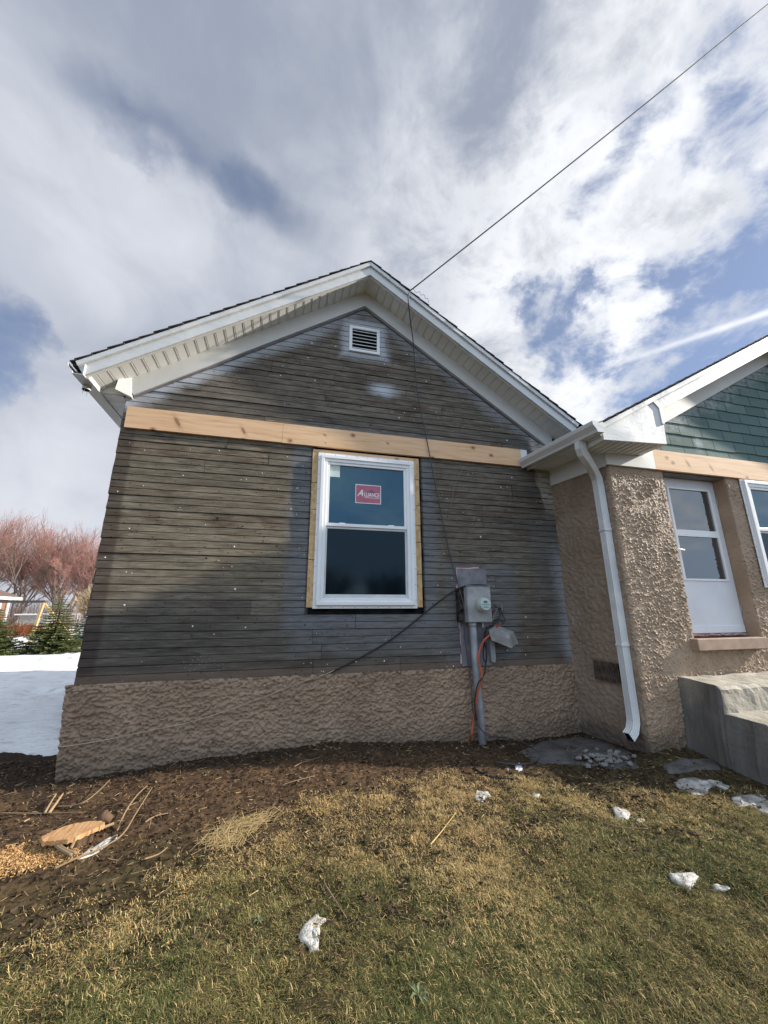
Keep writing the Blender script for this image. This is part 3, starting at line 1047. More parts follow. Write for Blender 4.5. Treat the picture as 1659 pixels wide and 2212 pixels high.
# left eave
b = MB(); b.box(-1.745, -1.725, YR + .03, YB + .2, 3.195, 3.345); b.build('eave_fascia', M['gutter_metal'], house)
b = MB()
yy = YF - .02
while yy < YB:
    b.box(-1.724, XL - .02, yy, yy + .098, 3.206 - .004, 3.216); yy += .102
b.build('eave_soffit', M['gutter_metal'], house)
def k_gutter(x_in, s, y0, y1, z_top, h, w, nm, par):
    th = .006
    o = [(0, h), (0, 0), (w * .62, 0), (w * .68, h * .22), (w * .95, h * .62), (w, h * .93), (w * .97, h)]
    i_ = [(w * .93, h * .95), (w * .90, h * .64), (w * .63, h * .26), (w * .58, th), (th, th), (th, h)]
    poly = [(x_in + s * a, z_top - h + z_) for a, z_ in o + i_]
    b = MB(); b.prism(poly if s > 0 else poly[::-1], y0, y1)
    return b.build(nm, M['white_metal'] if s < 0 else M['white_metal'], par, bevel=.0015), o
b = MB(); b.box(-1.744, XL - .003, 3.772, 3.7795, 3.2165, 3.345); b.build('eave_closure', M['white_vinyl'], house)
gut, oprof = k_gutter(-1.747, -1, YR - .02, YB + .2, 3.305, .105, .135, 'gutter', house)
b = MB(); b.prism([(-1.747 - a * .97, 3.201 + z_ * .90) for a, z_ in oprof][::-1], YR + .10, YR + .104); b.build('end_cap', M['gutter_metal'], gut)
b = MB(); b.tube([(-1.80, 3.66, 3.203), (-1.80, 3.66, 3.165)], .034, 12); b.build('outlet', M['gutter_metal'], gut)
b = MB(); b.tube([(-1.80, 3.655, 3.167), (-1.80, 3.655, 3.161)], .027, 12); b.build('outlet_opening', M['dark_gap'], gut)
b = MB()
for (ox, oy, l) in ((-.012, -.012, .05), (.01, .004, .06), (0, -.02, .035)):
    b.tube([(-1.80 + ox, 3.655 + oy, 3.163), (-1.80 + ox * 1.3, 3.655 + oy, 3.163 - l)], [.0025, .0008], 5)
b.build('drip_strands', M['wire_steel'], gut)

# --- lumber band
j = aY(610, 935, 3.757)[0]
for k, (x0, x1) in enumerate(((-1.497, j - .001), (j + .001, 2.74))):
    b = MB(); b.box(x0, x1, 3.757, 3.789, 2.889 - (.003 if k else 0), 3.103 - (.002 if k else 0)); o = b.build('trim_board', M['lumber'], house, bevel=.002)
    o['label'] = 'long fresh pine board ending at the stucco wing gutter' if k else 'short fresh pine board at the left corner'
b = MB(); b.box(2.66, 2.742, 3.7545, 3.758, 2.884, 3.098); b.build('paint_smear', M['white_frieze'], house)

# --- gable vent
vent = thing('gable_vent', None, None); vent.location = (0, 0, 0); vent.parent = house; vent.location = Vector((.76, YF, 4.28)) - house.location
vx0, vz1 = aY(755, 703, 3.775)[0], aY(755, 703, 3.775)[2]
vx1, vz0 = aY(820, 768, 3.775)[0], aY(820, 768, 3.775)[2]
fw = .034
b = MB()
b.box(vx0, vx1, 3.762, 3.79, vz1 - fw, vz1); b.box(vx0, vx1, 3.762, 3.79, vz0, vz0 + fw)
b.box(vx0, vx0 + fw, 3.763, 3.789, vz0 + fw, vz1 - fw); b.box(vx1 - fw, vx1, 3.763, 3.789, vz0 + fw, vz1 - fw)
b.build('frame', M['white_frame'], vent, bevel=.002)
b = MB(); nz = 6
for k in range(nz):
    zc = vz0 + fw + (k + .5) * (vz1 - vz0 - 2 * fw) / nz
    b.prismx([(3.7645, zc - .012), (3.768, zc - .0125), (3.779, zc - .002), (3.776, zc + .004)][::-1], vx0 + fw, vx1 - fw)
b.build('louvers', M['white_frame'], vent)
b = MB(); b.box(vx0 + .01, vx1 - .01, 3.7800, 3.7812, vz0 + .01, vz1 - .01); b.build('backing', M['dark_gap'], vent)

# --- windows
def window(x0, x1, z0, z1, y, tilt_screen=True, sticker=True, osb=True):
    w = bpy.data.objects.new('window', None); COL.objects.link(w); w.parent = house
    w.location = Vector(((x0 + x1) / 2, y, z0)) - house.location
    def ring(a0, a1, c0, c1, t, ya, yb, mat, nm, t_bot=None, bev=.003):
        tb = t if t_bot is None else t_bot
        b = MB()
        b.box(a0, a1, ya, yb, c1 - t, c1); b.box(a0, a1, ya, yb, c0, c0 + tb)
        b.box(a0, a0 + t, ya + .0007, yb, c0 + tb, c1 - t); b.box(a1 - t, a1, ya + .0007, yb, c0 + tb, c1 - t)
        return b.build(nm, M[mat], w, bevel=bev)
    b = MB()
    b.box(x0, x1, y, y + .006, z1 - .05, z1); b.box(x0, x1, y, y + .006, z0, z0 + .05); b.box(x0, x0 + .05, y + .0007, y + .006, z0 + .05, z1 - .05); b.box(x1 - .05, x1, y + .0007, y + .006, z0 + .05, z1 - .05)
    b.cur = 1
    for k in range(9):
        for zz in (z0 + .010, z1 - .012): b.cyl((x0 + .06 + k * (x1 - x0 - .12) / 8, y + .0004, zz), (0, -1, 0), .0035, .0018, 6)
    for k in range(10):
        for xx in (x0 + .011, x1 - .011): b.cyl((xx, y + .0008, z0 + .08 + k * (z1 - z0 - .16) / 9), (0, -1, 0), .0035, .0018, 6)
    b.build('nailing_fin', [M['white_frame'], M['dark_gap']], w)
    ring(x0 + .028, x1 - .028, z0 + .030, z1 - .028, .034, y - .030, y - .0003, 'white_frame', 'frame')
    ring(x0 + .050, x1 - .050, z0 + .050, z1 - .050, .045, y - .018, y + .03, 'white_frame', 'jamb')
    xi0, xi1, zi0, zi1 = x0 + .092, x1 - .092, z0 + .092, z1 - .092
    zm = z0 + (z1 - z0) * .515
    ring(xi0, xi1, zm - .012, zi1, .030, y - .008, y + .03, 'white_frame', 'upper_sash', .032)
    b = MB(); b.box(xi0 + .03, xi1 - .03, y + .012, y + .016, zm + .02, zi1 - .03); b.build('upper_glass', M['glass_upper'], w)
    ring(xi0 + .001, xi1 - .001, zi0, zm - .013, .022, y + .004, y + .03, 'gutter_metal', 'screen_frame', .040)
    b = MB(); b.box(xi0 + .02, xi1 - .02, y + .014, y + .018, zi0 + .035, zm - .03); b.build('lower_glass', M['glass_lower'], w)
    for q_ in (.2, .8):
        b = MB(); xx = xi0 + (xi1 - xi0) * q_
        b.prismx([(y - .006, zm + .019), (y + .010, zm + .019), (y + .010, zm + .030), (y, zm + .028)], xx - .03, xx + .03)
        b.build('sash_latch', M['white_frame'], w)
    if sticker:
        # label paper
        b = MB(); c0, c1 = aY(714, 1004, y + .0115), aY(734, 1031, y + .0115)
        b.box(c0[0], c1[0], y + .0112, y + .0118, c1[2], c0[2]); b.build('paper_note', M['paper'], w)
        c0, c1 = aY(768, 1046, y + .0115), aY(823, 1089, y + .0115)
        X0, X1, Z0, Z1 = c0[0], c1[0], c1[2] - .004, c0[2] + .002
        b = MB(); b.cur = 1; b.box(X0, X1, y + .0106, y + .0118, Z0, Z1)
        b.cur = 0; b.box(X0 + .007, X1 - .007, y + .0100, y + .0105, Z0 + .007, Z1 - .007)
        W_, H_ = X1 - X0, Z1 - Z0
        def uv(u, v): return (X0 + W_ * u, Z0 + H_ * v)
        b.cur = 2
        for poly in ([uv(.38, .54), uv(.62, .74), uv(.62, .69), uv(.44, .54)], [uv(.62, .74), uv(.90, .52), uv(.86, .52), uv(.62, .69)],
                     [uv(.50, .545), uv(.62, .655), uv(.75, .545)]):
            b.prism(poly[::-1], y + .0094, y + .0099)
        b.cur = 1; rr = random.Random(5); u = .36
        while u < .93:
            l = rr.uniform(.02, .05); b.prism([uv(u, .30), uv(u + l, .30), uv(u + l, .325), uv(u, .325)], y + .0092, y + .0098); u += l + .012
        st = b.build('sticker', [M['sticker_ink'], M['sticker_white'], M['sticker_dark']], w)
        # lettering appended to the sticker mesh
        import bmesh
        bm = bmesh.new(); bm.from_mesh(st.data)
        for (txt, size, shear, u, v) in (('A', .40, .38, .07, .375), ('LLIANCE', .235, 0, .335, .375)):
            cu = bpy.data.curves.new('lettering', 'FONT'); cu.body = txt; cu.size = size * H_ * 1.25; cu.shear = shear; cu.extrude = .0002
            cu.offset = .0006
            to = bpy.data.objects.new('lettering', cu); COL.objects.link(to)
            bpy.context.view_layer.update()
            tm = bpy.data.meshes.new_from_object(to.evaluated_get(bpy.context.evaluated_depsgraph_get()))
            xs = [v_.co.x for v_ in tm.vertices]
            tw = max(xs) - min(xs); want = (.22 if txt == 'A' else .60) * W_
            off = wloc(w)
            for v_ in tm.vertices:
                lx, lz = v_.co.x - min(xs), v_.co.y
                px_, pz_ = X0 + W_ * u + lx * want / tw, Z0 + H_ * v + lz
                v_.co = Vector((px_, y + .0088 + v_.co.z, pz_)) - off
            for p_ in tm.polygons: p_.material_index = 1
            nf0 = len(bm.faces)
            bm.from_mesh(tm)
            bm.faces.ensure_lookup_table()
            for f_ in bm.faces[nf0:]: f_.material_index = 1
            bpy.data.objects.remove(to); bpy.data.meshes.remove(tm)
        bm.to_mesh(st.data); bm.free()
    return w


# plywood (OSB) packing strips around the new window
ow0, ow1 = aY(683, 977, 3.79), aY(901, 998, 3.79)
win = window(.285, 1.318, 1.262, 2.826, 3.772)
xl_, xr_ = .226, 1.378
for (xa, xb, cuts) in ((xl_, .300, [1.27, 1.72, 2.22, 2.50, 2.842]), (1.305, xr_, [1.27, 1.60, 1.93, 2.11, 2.33, 2.62, 2.842])):
    b = MB()
    for i in range(len(cuts) - 1): b.box(xa + rng.uniform(0, .004), xb - rng.uniform(0, .004), 3.7785, 3.800, cuts[i] + .003, cuts[i + 1] - .003)
    b.build('plywood_strip', M['osb'], win)
b = MB(); b.box(xl_ + .003, xr_ - .003, 3.7786, 3.80, 2.824, 2.862); b.build('head_strip', M['lumber'], win)
b = MB(); b.box(.20, .44, 3.802, 3.806, 1.24, 2.9); b.box(1.2, 1.40, 3.802, 3.806, 1.24, 2.9); b.box(.3, 1.3, 3.802, 3.806, 1.24, 1.3); b.box(.3, 1.3, 3.802, 3.806, 2.80, 2.9); b.build('rough_opening', M['dark_gap'], win)

# ---------------------------------------------------------------- stucco entry wing (same house)
XE, YE, XE2 = 3.07, 2.97, 8.45
EZ0, EX0, ESL, EXR = 2.90, 2.72, 0.555, 5.77
EZR = EZ0 + ESL * (EXR - EX0)
def ze(x): return EZR - ESL * abs(x - EXR)
# side wall (faces left), front wall with relief
relief_wall('stucco_side_wall', 'x', XE, YE + .004, YF + .02, -.15, 2.70, .0085, .016, fn_side, M['stucco_side'], house)
DX0, DX1, DZ0, DZ1 = 3.765, 4.630, .985, 2.66
WX0, WX1, WZ0, WZ1 = 4.835, 5.68, 1.475, 2.63
relief_wall('stucco_front_wall', 'y', YE, XE - .006, 5.05, -.15, 2.70, .0047, .0150, fn_pebble, M['stucco_entry'], house, round_a0=.05,
            hole=[(DX0, DX1, DZ0 - .10, 9), (WX0, WX1, WZ0, 9)])
b = MB(); b.box(5.04, XE2, YE, YE + .1, -.1, 1.47); b.box(5.69, XE2, YE + .001, YE + .099, 1.4705, 2.7); b.box(XE2 - .1, XE2, YE + .1, YB, -.1, 2.7)
b.prism([(XE, 2.72), (XE2, 2.72), (EXR, EZR - .16)], YE + .03, YE + .1)
b.build('stucco_far_wall', M['stucco_entry'], house)
# jambs of the door and window recess
def fn_jamb(a, z): return fn_smooth(a, z)
b = MB()
b.box(DX0 - .05, DX0 + .001, YE - .004, YE + .19, DZ0 - .1, DZ1 + .05)
b.box(DX1 - .001, DX1 + .05, YE - .004, YE + .19, DZ0 - .1, DZ1 + .05)
b.box(DX0, DX1, YE + .02, YE + .19, DZ0 - .12, DZ0 - .03)
b.build('door_jamb', M['stucco_entry'], house, bevel=.012)
b = MB(); b.box(DX0, DX1, YE + .01, YE + .12, 2.632, 2.70); b.build('door_header', M['grey_paint'], house)
b = MB(); b.box(DX0 - .055, DX1 - .04, YE - .075, YE + .02, .872, .975); b.build('doorsill', M['tan_trim'], house, bevel=.006)
# door
YD = YE + .125
door = bpy.data.objects.new('door', None); COL.objects.link(door); door.parent = house
door.location = Vector(((DX0 + DX1) / 2, YD, DZ0)) - house.location
dx0, dx1, dz0, dz1 = DX0 + .004, DX1 - .006, 1.008, 2.630
lx0, lx1 = dx0 + .195, dx1 - .105
uz0, uz1, mz0, mz1 = 2.055, 2.505, 1.545, 1.985
b = MB()
b.box(dx0, dx1, YD, YD + .035, dz0, mz0); b.box(dx0, dx1, YD, YD + .035, uz1, dz1)
b.box(dx0, lx0, YD + .0004, YD + .035, mz0, uz1); b.box(lx1, dx1, YD + .0004, YD + .035, mz0, uz1); b.box(lx0, lx1, YD + .0008, YD + .035, mz1, uz0)
b.build('panel', M['door_white'], door, bevel=.003)
b = MB(); b.box(dx0 + .01, dx1 - .01, YD - .010, YD - .0005, dz0 + .005, dz0 + .075); b.build('kick_strip', M['door_white'], door, bevel=.002)
b = MB()
for (a0, a1) in ((mz0, uz1),):
    b.box(lx0 - .025, lx0, YD - .010, YD - .0005, a0 - .02, a1 + .02); b.box(lx1, lx1 + .025, YD - .010, YD - .0005, a0 - .02, a1 + .02)
    b.box(lx0, lx1, YD - .0095, YD - .0005, a1, a1 + .02); b.box(lx0, lx1, YD - .0095, YD - .0005, a0 - .02, a0); b.box(lx0, lx1, YD - .0090, YD - .0003, mz1, uz0)
b.build('glazing_frame', M['white_frame'], door, bevel=.002)
for (a0, a1) in ((uz0, uz1), (mz0, mz1)):
    b = MB(); b.box(lx0, lx1, YD + .006, YD + .010, a0, a1); b.build('glass', M['glass_door'], door)
b = MB(); b.box(lx0, lx1, YD + .034, YD + .04, mz0, uz1); b.build('backing', M['interior'], door)
b = MB()
hp = aY(1192, 1192, YD - .03); hq = aY(1208, 1190, YD - .055)
hx = dx0 + .10; hz = 1.83
b.tube([(hx, YD, hz), (hx, YD - .045, hz), (hx + .03, YD - .05, hz + .004), (hx + .10, YD - .045, hz + .002)], [.011, .010, .009, .007], 8)
b.box(hx - .02, hx + .02, YD - .006, YD, hz - .06, hz + .05)
b.build('handle', M['white_frame'], door, True)
for hz_ in (1.2, 2.35):
    b = MB(); b.tube([(dx1 - .004, YD - .008, hz_), (dx1 - .004, YD - .008, hz_ + .08)], .006, 8); b.build('hinge', M['galv'], door)
b = MB(); n_ = 26
pts = []
for k in range(n_): pts.append((DX0 + .02 + k * (DX1 - DX0 - .04) / (n_ - 1), YD - .004 + rng.uniform(-.012, .008), .995 + rng.uniform(-.006, .006)))
b.tube(pts, [rng.uniform(.007, .014) for _ in pts], 7); b.build('insulation_strip', M['fibreglass'], door, True)
# right window
window(4.815, 5.70, 1.455, 2.645, YE - .022, sticker=False)
b = MB(); b.box(4.8, 5.75, YE + .07, YE + .09, 1.4, 2.7); b.build('window_backing', M['interior'], house)
# ventilation grille on the side wall
g = bpy.data.objects.new('foundation_vent', None); COL.objects.link(g); g.parent = house; g.location = Vector((XE, 3.3, .67)) - house.location
b = MB(); b.box(XE - .026, XE - .022, 3.15, 3.455, .583, .757); b.build('backing', M['dark_gap'], g)
b = MB()
for k in range(16): b.box(XE - .036, XE - .0265, 3.157 + k * .0195, 3.1625 + k * .0195, .588, .752)
b.box(XE - .035, XE - .0265, 3.148, 3.458, .752, .762); b.box(XE - .035, XE - .0265, 3.148, 3.458, .578, .588)
b.build('slats', M['rusty_tan'], g)

# eave trim on the side wall
def shear(o):
    for v_ in o.data.vertices: v_.co.z += .065 * (v_.co.y + house.location.y - 2.65)
    return o
b = MB(); b.box(XE - .030, XE - .010, YE - .005, YF - .02, 2.605, 2.795); shear(b.build('eave_frieze', M['white_frieze'], house, bevel=.002))
b = MB(); yy = 2.68
while yy < YF - .03:
    b.box(2.752, XE - .005, yy, min(yy + .118, YF - .021), 2.796, 2.804); yy += .1215
shear(b.build('eave_soffit', M['white_vinyl'], house))
b = MB(); b.box(2.735, 2.752, 2.66, YF - .022, 2.775, 2.885); shear(b.build('eave_fascia', M['white_metal'], house))
gut2, oprof2 = k_gutter(2.733, -1, 2.612, YF - .045, 2.895, .105, .120, 'gutter', house); shear(gut2)
for (ya, yb) in ((2.606, 2.6115), (YF - .0445, YF - .040)):
    b = MB(); b.prism([(2.733 - a, 2.790 + z_) for a, z_ in oprof2][::-1], ya, yb); shear(b.build('end_cap', M['white_metal'], gut2))
# cornice box return, rake fascia, soffit, frieze
YR2 = 2.65
b = MB(); b.prism([(2.755, 2.738), (3.49, 2.772), (3.515, 3.21), (3.40, 3.225), (2.755, 2.862)], YR2, YE - .035); b.build('cornice_return', M['white_metal'], house, bevel=.004)
b = MB()
for k in range(9):
    x0 = 2.79 + k * .075
    b.prism([(x0, 2.7355 + (x0 - 2.755) * .046 - .004), (x0 + .004, 2.7355 + (x0 - 2.755) * .046 - .004), (x0 + .004, 2.739 + (x0 - 2.755) * .046), (x0, 2.739 + (x0 - 2.755) * .046)], YR2 + .012, YE - .037)
b.build('return_soffit_seams', M['gutter_metal'], house)
b = MB(); b.prism([(3.40, 3.22), (3.47, 3.235), (3.515, 3.20), (3.50, 2.98), (3.47, 2.98), (3.465, 3.15)], YR2 - .012, YR2 - .0005); b.build('return_flange', M['white_metal'], house, bevel=.002)

def ebar(b, lo, hi, x0, x1, y0, y1):
    b.prism([(x0, ze(x0) - lo), (x1, ze(x1) - lo), (x1, ze(x1) - hi), (x0, ze(x0) - hi)], y0, y1)
b = MB(); ebar(b, .022, .075, 2.74, EXR, YR2 - .022, YR2 + .02); ebar(b, .022, .075, EXR, XE2 + .3, YR2 - .022, YR2 + .02); b.build('drip_edge', M['white_metal'], house, bevel=.003)
b = MB(); ebar(b, .0755, .195, 3.44, EXR, YR2 - .0004, YR2 + .022); ebar(b, .0755, .195, EXR, XE2 + .3, YR2 - .0004, YR2 + .022); b.build('rake_fascia', M['white_metal'], house, bevel=.003)
b = MB(); ebar(b, .150, .165, 3.44, EXR, YR2 + .0225, YE - .02); ebar(b, .150, .165, EXR, XE2 + .3, YR2 + .0225, YE - .02); b.build('rake_soffit', M['white_vinyl'], house)
b = MB(); ebar(b, .1655, .36, 3.44, EXR, YE - .052, YE - .022); ebar(b, .1655, .36, EXR, XE2, YE - .052, YE - .022); b.build('frieze_board', M['white_frieze'], house, bevel=.003)
# roof courses of the entry wing; y range differs where it meets the gable wing
b = MB(); k = 0; step = .118; tot = EXR - EX0 + .03
while k * step < tot:
    x1 = EXR - k * step; x0 = max(x1 - step - .012, EX0 - .03)
    th = rng.uniform(.006, .010); ya = YR2 - .036 + rng.uniform(-.01, .008)
    yb = YB if x0 > 3.45 else YF - .03
    poly = [(x0, EZR - ESL * (EXR - x0) + .004), (x1, EZR - ESL * (EXR - x1) - .010), (x1, EZR - ESL * (EXR - x1) - .010 - th), (x0, EZR - ESL * (EXR - x0) + .004 - th)]
    b.prism(poly[::-1], ya, yb)
    if x1 < 3.45 + step: b.prism([(p_[0], p_[1] - .02) for p_ in poly][::-1], ya + .04, yb - .01)
    k += 1
b.prism([(EXR, EZR - .002), (XE2 + .35, ze(XE2 + .35)), (XE2 + .35, ze(XE2 + .35) - .03), (EXR, EZR - .03)], YR2 - .03, YB)
b.prism([(3.45, ze(3.45) - .012), (EXR, EZR - .012), (EXR, EZR - .04), (3.45, ze(3.45) - .04)], YR2 - .004, YB)
b.build('roof', M['roof_shingle'], house)
# crumpled flashing where the two roofs meet
b = MB(); b.hexa([(2.70, 3.66, 2.93), (3.00, 3.66, 3.03), (3.00, 3.77, 3.04), (2.70, 3.77, 2.94), (2.71, 3.68, 2.99), (2.92, 3.68, 3.10), (2.92, 3.77, 3.10), (2.71, 3.77, 3.00)]); b.build('flashing', M['grey_paint'], house, bevel=.01)
# green shingle gable
vs, fs = [], []
rowh = .128; z = 2.84; r = 0
while z < 4.3:
    x = 3.2 - (.15 if r % 2 else 0) - rng.uniform(0, .05)
    while x < 7.2:
        w = .31 + rng.uniform(-.012, .012)
        if z < min(ze(x), ze(x + w), ) - .20:
            zb = z - .012 + rng.uniform(-.004, .004); b0 = len(vs)
            vs += [(x + .004, YE - .021, zb + rng.uniform(-.003, .003)), (x + w - .004, YE - .021, zb + rng.uniform(-.003, .003)), (x + w - .002, YE - .010, zb + rowh + .012), (x + .002, YE - .010, zb + rowh + .012),
                   (x + .002, YE - .0125, zb), (x + w - .002, YE - .0125, zb)]
            fs += [(b0, b0 + 1, b0 + 2, b0 + 3), (b0 + 4, b0 + 5, b0 + 1, b0)]
        x += w
    z += rowh; r += 1
me = bpy.data.meshes.new('shingle_siding'); me.from_pydata(vs, [], fs); me.update(); link('shingle_siding', me, M['green_shingle'], house)
b = MB(); b.prism([(3.3, 2.70), (8.2, 2.70), (EXR, EZR - .2)], YE - .004, YE + .028); b.build('gable_sheathing', M['dark_gap'], house)
# lumber band on the front wall: painted left end, raw right part
b = MB(); b.box(XE - .028, 3.655, YE - .036, YE - .008, 2.640, 2.712); b.prism([(XE - .028, 2.7125), (3.655, 2.7125), (3.655, 2.858), (3.50, 2.772), (XE - .028, 2.752)], YE - .0355, YE - .008); o = b.build('trim_board', M['white_frieze'], house); o['label'] = 'white painted board end under the cornice box'
b = MB(); b.box(3.656, 8.3, YE - .036, YE - .006, 2.638, 2.858); o = b.build('trim_board', M['lumber'], house, bevel=.002); o['label'] = 'pine board above the white door'

# downspout
ds_prof = []
for (a, c) in ((-.040, -.028), (.040, -.028), (.040, .028), (-.040, .028)): ds_prof.append((a, c))
def corr(w, h):
    o = []
    for k in range(9): o.append((-w / 2 + w * k / 8, -h / 2 + (.004 if k % 2 else 0)))
    for k in range(7): o.append((w / 2 - (.003 if k % 2 else 0), -h / 2 + h * k / 6))
    for k in range(9): o.append((w / 2 - w * k / 8, h / 2 - (.004 if k % 2 else 0)))
    for k in range(7): o.append((-w / 2 + (.003 if k % 2 else 0), h / 2 - h * k / 6))
    return o
spx = 3.022; spy = 3.045
dspts = [(2.690, 2.86, 2.80), (2.690, 2.862, 2.735), (2.715, 2.875, 2.69), (2.77, 2.90, 2.655), (2.87, 2.96, 2.60), (2.95, 3.01, 2.56), (2.995, 3.035, 2.51), (spx - .012, spy, 2.44),
         (spx - .006, spy, 2.0), (spx - .004, spy, 1.3), (spx - .006, spy, .7), (spx - .008, spy, .36), (spx - .016, spy - .004, .30), (spx - .05, spy - .012, .235), (spx - .105, spy - .02, .195)]
ds = bpy.data.objects.new('downspout', None); COL.objects.link(ds); ds.parent = house; ds.location = Vector((spx, spy, .2)) - house.location
b = MB(); b.rtube(dspts, corr(.080, .062), up=(0, 1, 0)); b.build('pipe', M['white_metal'], ds)
b = MB(); e0 = Vector(dspts[-1]); b.rtube([e0 - Vector((-.012, 0, -.006)), e0 + Vector((-.003, -.0005, -.002))], corr(.068, .05), up=(0, 1, 0)); b.build('outlet_opening', M['dark_gap'], ds)
for zz in (1.98, .92):
    b = MB(); b.box(spx - .052, spx + .04, spy - .037, spy + .037, zz, zz + .022); b.build('strap', M['white_metal'], ds, bevel=.002)

# ---------------------------------------------------------------- concrete steps
steps = thing('concrete_steps', 'weathered concrete steps below the white door', 'steps', (4.3, 2.5, 0))
prof = [(2.955, -.15), (2.955, .655), (2.635, .628), (2.612, .605), (2.605, .435), (2.335, .418), (2.318, .395), (2.312, .225), (2.03, .205), (2.015, -.15)]
vs = []; N = 26; x0, x1 = 3.49, 5.6
ys_, zs_ = [], []
for i in range(len(prof) - 1):
    (ya, za), (yb, zb) = prof[i], prof[i + 1]
    n = max(1, int(math.hypot(ya - yb, za - zb) / .03))
    for k in range(n): ys_.append(ya + (yb - ya) * k / n); zs_.append(za + (zb - za) * k / n)
ys_.append(prof[-1][0]); zs_.append(prof[-1][1])
ys_, zs_ = np.array(ys_), np.array(zs_)
b = MB(); n = len(ys_); xs = np.linspace(x0, x1, 70)
vv = []
for i, x in enumerate(xs):
    jy = (fbm(ys_ * 9 + x * 9, zs_ * 9 + 5, 71) - .5) * .036; jz = (fbm(ys_ * 9 + 7, zs_ * 9 + x * 9, 73) - .5) * .026
    jx = (fbm(ys_ * 6, zs_ * 6, 77) - .5) * .05 - .07 * np.clip(.6 - zs_, 0, 1) if i == 0 else 0 * ys_
    vv += list(zip(x + jx, ys_ + jy, zs_ + jz))
ff = [(i * n + k, i * n + k + 1, (i + 1) * n + k + 1, (i + 1) * n + k) for i in range(len(xs) - 1) for k in range(n - 1)]
b.add(vv, ff)
# left cheek filled as vertical strips
for k in range(n - 1):
    pa_, pb_ = vv[k], vv[k + 1]
    q_ = 6
    for t in range(q_):
        f0, f1 = t / q_, (t + 1) / q_
        def L(p, f):
            z = -.15 + (p[2] + .15) * f
            return (p[0] + (fbm(np.array([p[1] * 6]), np.array([z * 6]), 77)[0] - .5) * .05 * (0 if f == 1 else 1) - .05 * (1 - f) * (1 if f < 1 else 0), p[1], z)
        b.add([L(pa_, f0), L(pb_, f0), L(pb_, f1), L(pa_, f1)], [(0, 1, 2, 3)])
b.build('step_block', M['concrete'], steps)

# ---------------------------------------------------------------- electric meter group
def MZ(zx, zy): return ((1080 + zx / 6.636) / 1.15732, (1380 + zy / 6.636) / 1.15732)
def mpt(zx, zy, y): return Vector(aY(*MZ(zx, zy), y))
meter = thing('electric_meter', 'grey electric meter box with a round dial on the timber wall', 'meter', tuple(mpt(700, 1165, 3.7)))
YP = 3.776
a_, b_2, c_, d_ = mpt(415, 275, YP), mpt(893, 270, YP), mpt(910, 560, YP), mpt(430, 560, YP)
b = MB(); b.box(a_.x, c_.x, YP - .004, YP + .004, mpt(450, 1900, YP).z, a_.z); b.build('back_plate', M['grey_paint'], meter, bevel=.0015)
b = MB()
pts = [(405, 255), (500, 262), (600, 268), (680, 250), (760, 250), (790, 272), (420, 290)]
b.prism([(mpt(x, y, YP).x, mpt(x, y, YP).z) for x, y in pts][::-1], YP - .0005, YP + .0035)
b.build('foam_edge', M['pink_foam'], meter)
for pl in ([(405, 255), (440, 300), (470, 520), (450, 540), (420, 400)], [(430, 500), (450, 560), (440, 640), (405, 600)], [(455, 900), (475, 1000), (480, 1250), (455, 1280)], [(485, 1680), (515, 1760), (505, 1850), (480, 1850)], [(470,1250),(490,1330),(486,1560),(474,1500)]):
    b = MB(); b.prism([(mpt(x, y, YP).x - .006, mpt(x, y, YP).z) for x, y in pl][::-1], YP - .0006, YP + .0034)
    b.build('foam_edge', M['pink_foam'], meter)
yf = 3.635
p0, p1 = mpt(572, 566, yf), mpt(985, 1165, yf)
b = MB(); b.box(p0.x, p1.x + .012, yf, YP - .004, p1.z, p0.z); b.build('box', M['galv'], meter, bevel=.004)
b = MB(); b.box(p0.x - .002, p1.x + .014, yf - .008, yf + .03, p0.z + .0005, p0.z + .006); b.box(p0.x + .006, p1.x + .006, yf - .004, yf - .0004, p1.z + .006, p0.z - .006); b.build('cover', M['galv'], meter, bevel=.002)
mc = mpt(822, 870, yf)
b = MB(); b.cyl((mc.x, yf - .0045, mc.z), (0, -1, 0), .076, .024, 32, .072); b.build('socket_ring', M['meter_ring'], meter)
dial = MB(); dial.cyl((mc.x, yf - .026, mc.z), (0, -1, 0), .063, .064, 32, .058)
dial.build('dial_glass', M['meter_face'], meter, bevel=.006)
b = MB(); yd = yf - .091
b.box(mc.x - .022, mc.x + .016, yd - .0015, yd, mc.z + .012, mc.z + .034); b.build('display', M['lcd'], meter)
b = MB(); b.box(mc.x - .045, mc.x + .045, yd - .0012, yd, mc.z - .004, mc.z + .000); b.box(mc.x - .03, mc.x + .028, yd - .0012, yd, mc.z - .032, mc.z - .028); b.box(mc.x - .02, mc.x + .02, yd - .0012, yd, mc.z - .022, mc.z - .019); b.build('faceplate_lines', M['lcd'], meter)
b = MB(); s_ = mpt(845, 1200, yf + .03); b.tube([(s_.x, s_.y, s_.z + .03), (s_.x, s_.y, s_.z - .03)], .009, 8); b.build('hasp', M['galv'], meter)
b = MB(); b.box(p0.x - .062, p0.x - .004, 3.70, YP - .0045, p1.z + .004, p0.z - .012); b.build('side_channel', M['rusty'], meter, bevel=.004)
# conduit
c0 = mpt(665, 1180, 3.70)
gpt = ground_pt(1035, 1612)
b = MB(); b.tube([(c0.x, 3.69, c0.z + .02), (c0.x + .005, 3.69, .7), (c0.x + .022, 3.682, .3), (c0.x + .028, 3.68, -.12)], .0345, 14); b.build('conduit', M['conduit_grey'], meter, True)
b = MB(); b.tube([(c0.x, 3.69, c0.z + .005), (c0.x, 3.69, c0.z - .03)], .040, 14); b.build('conduit_collar', M['galv'], meter, True)

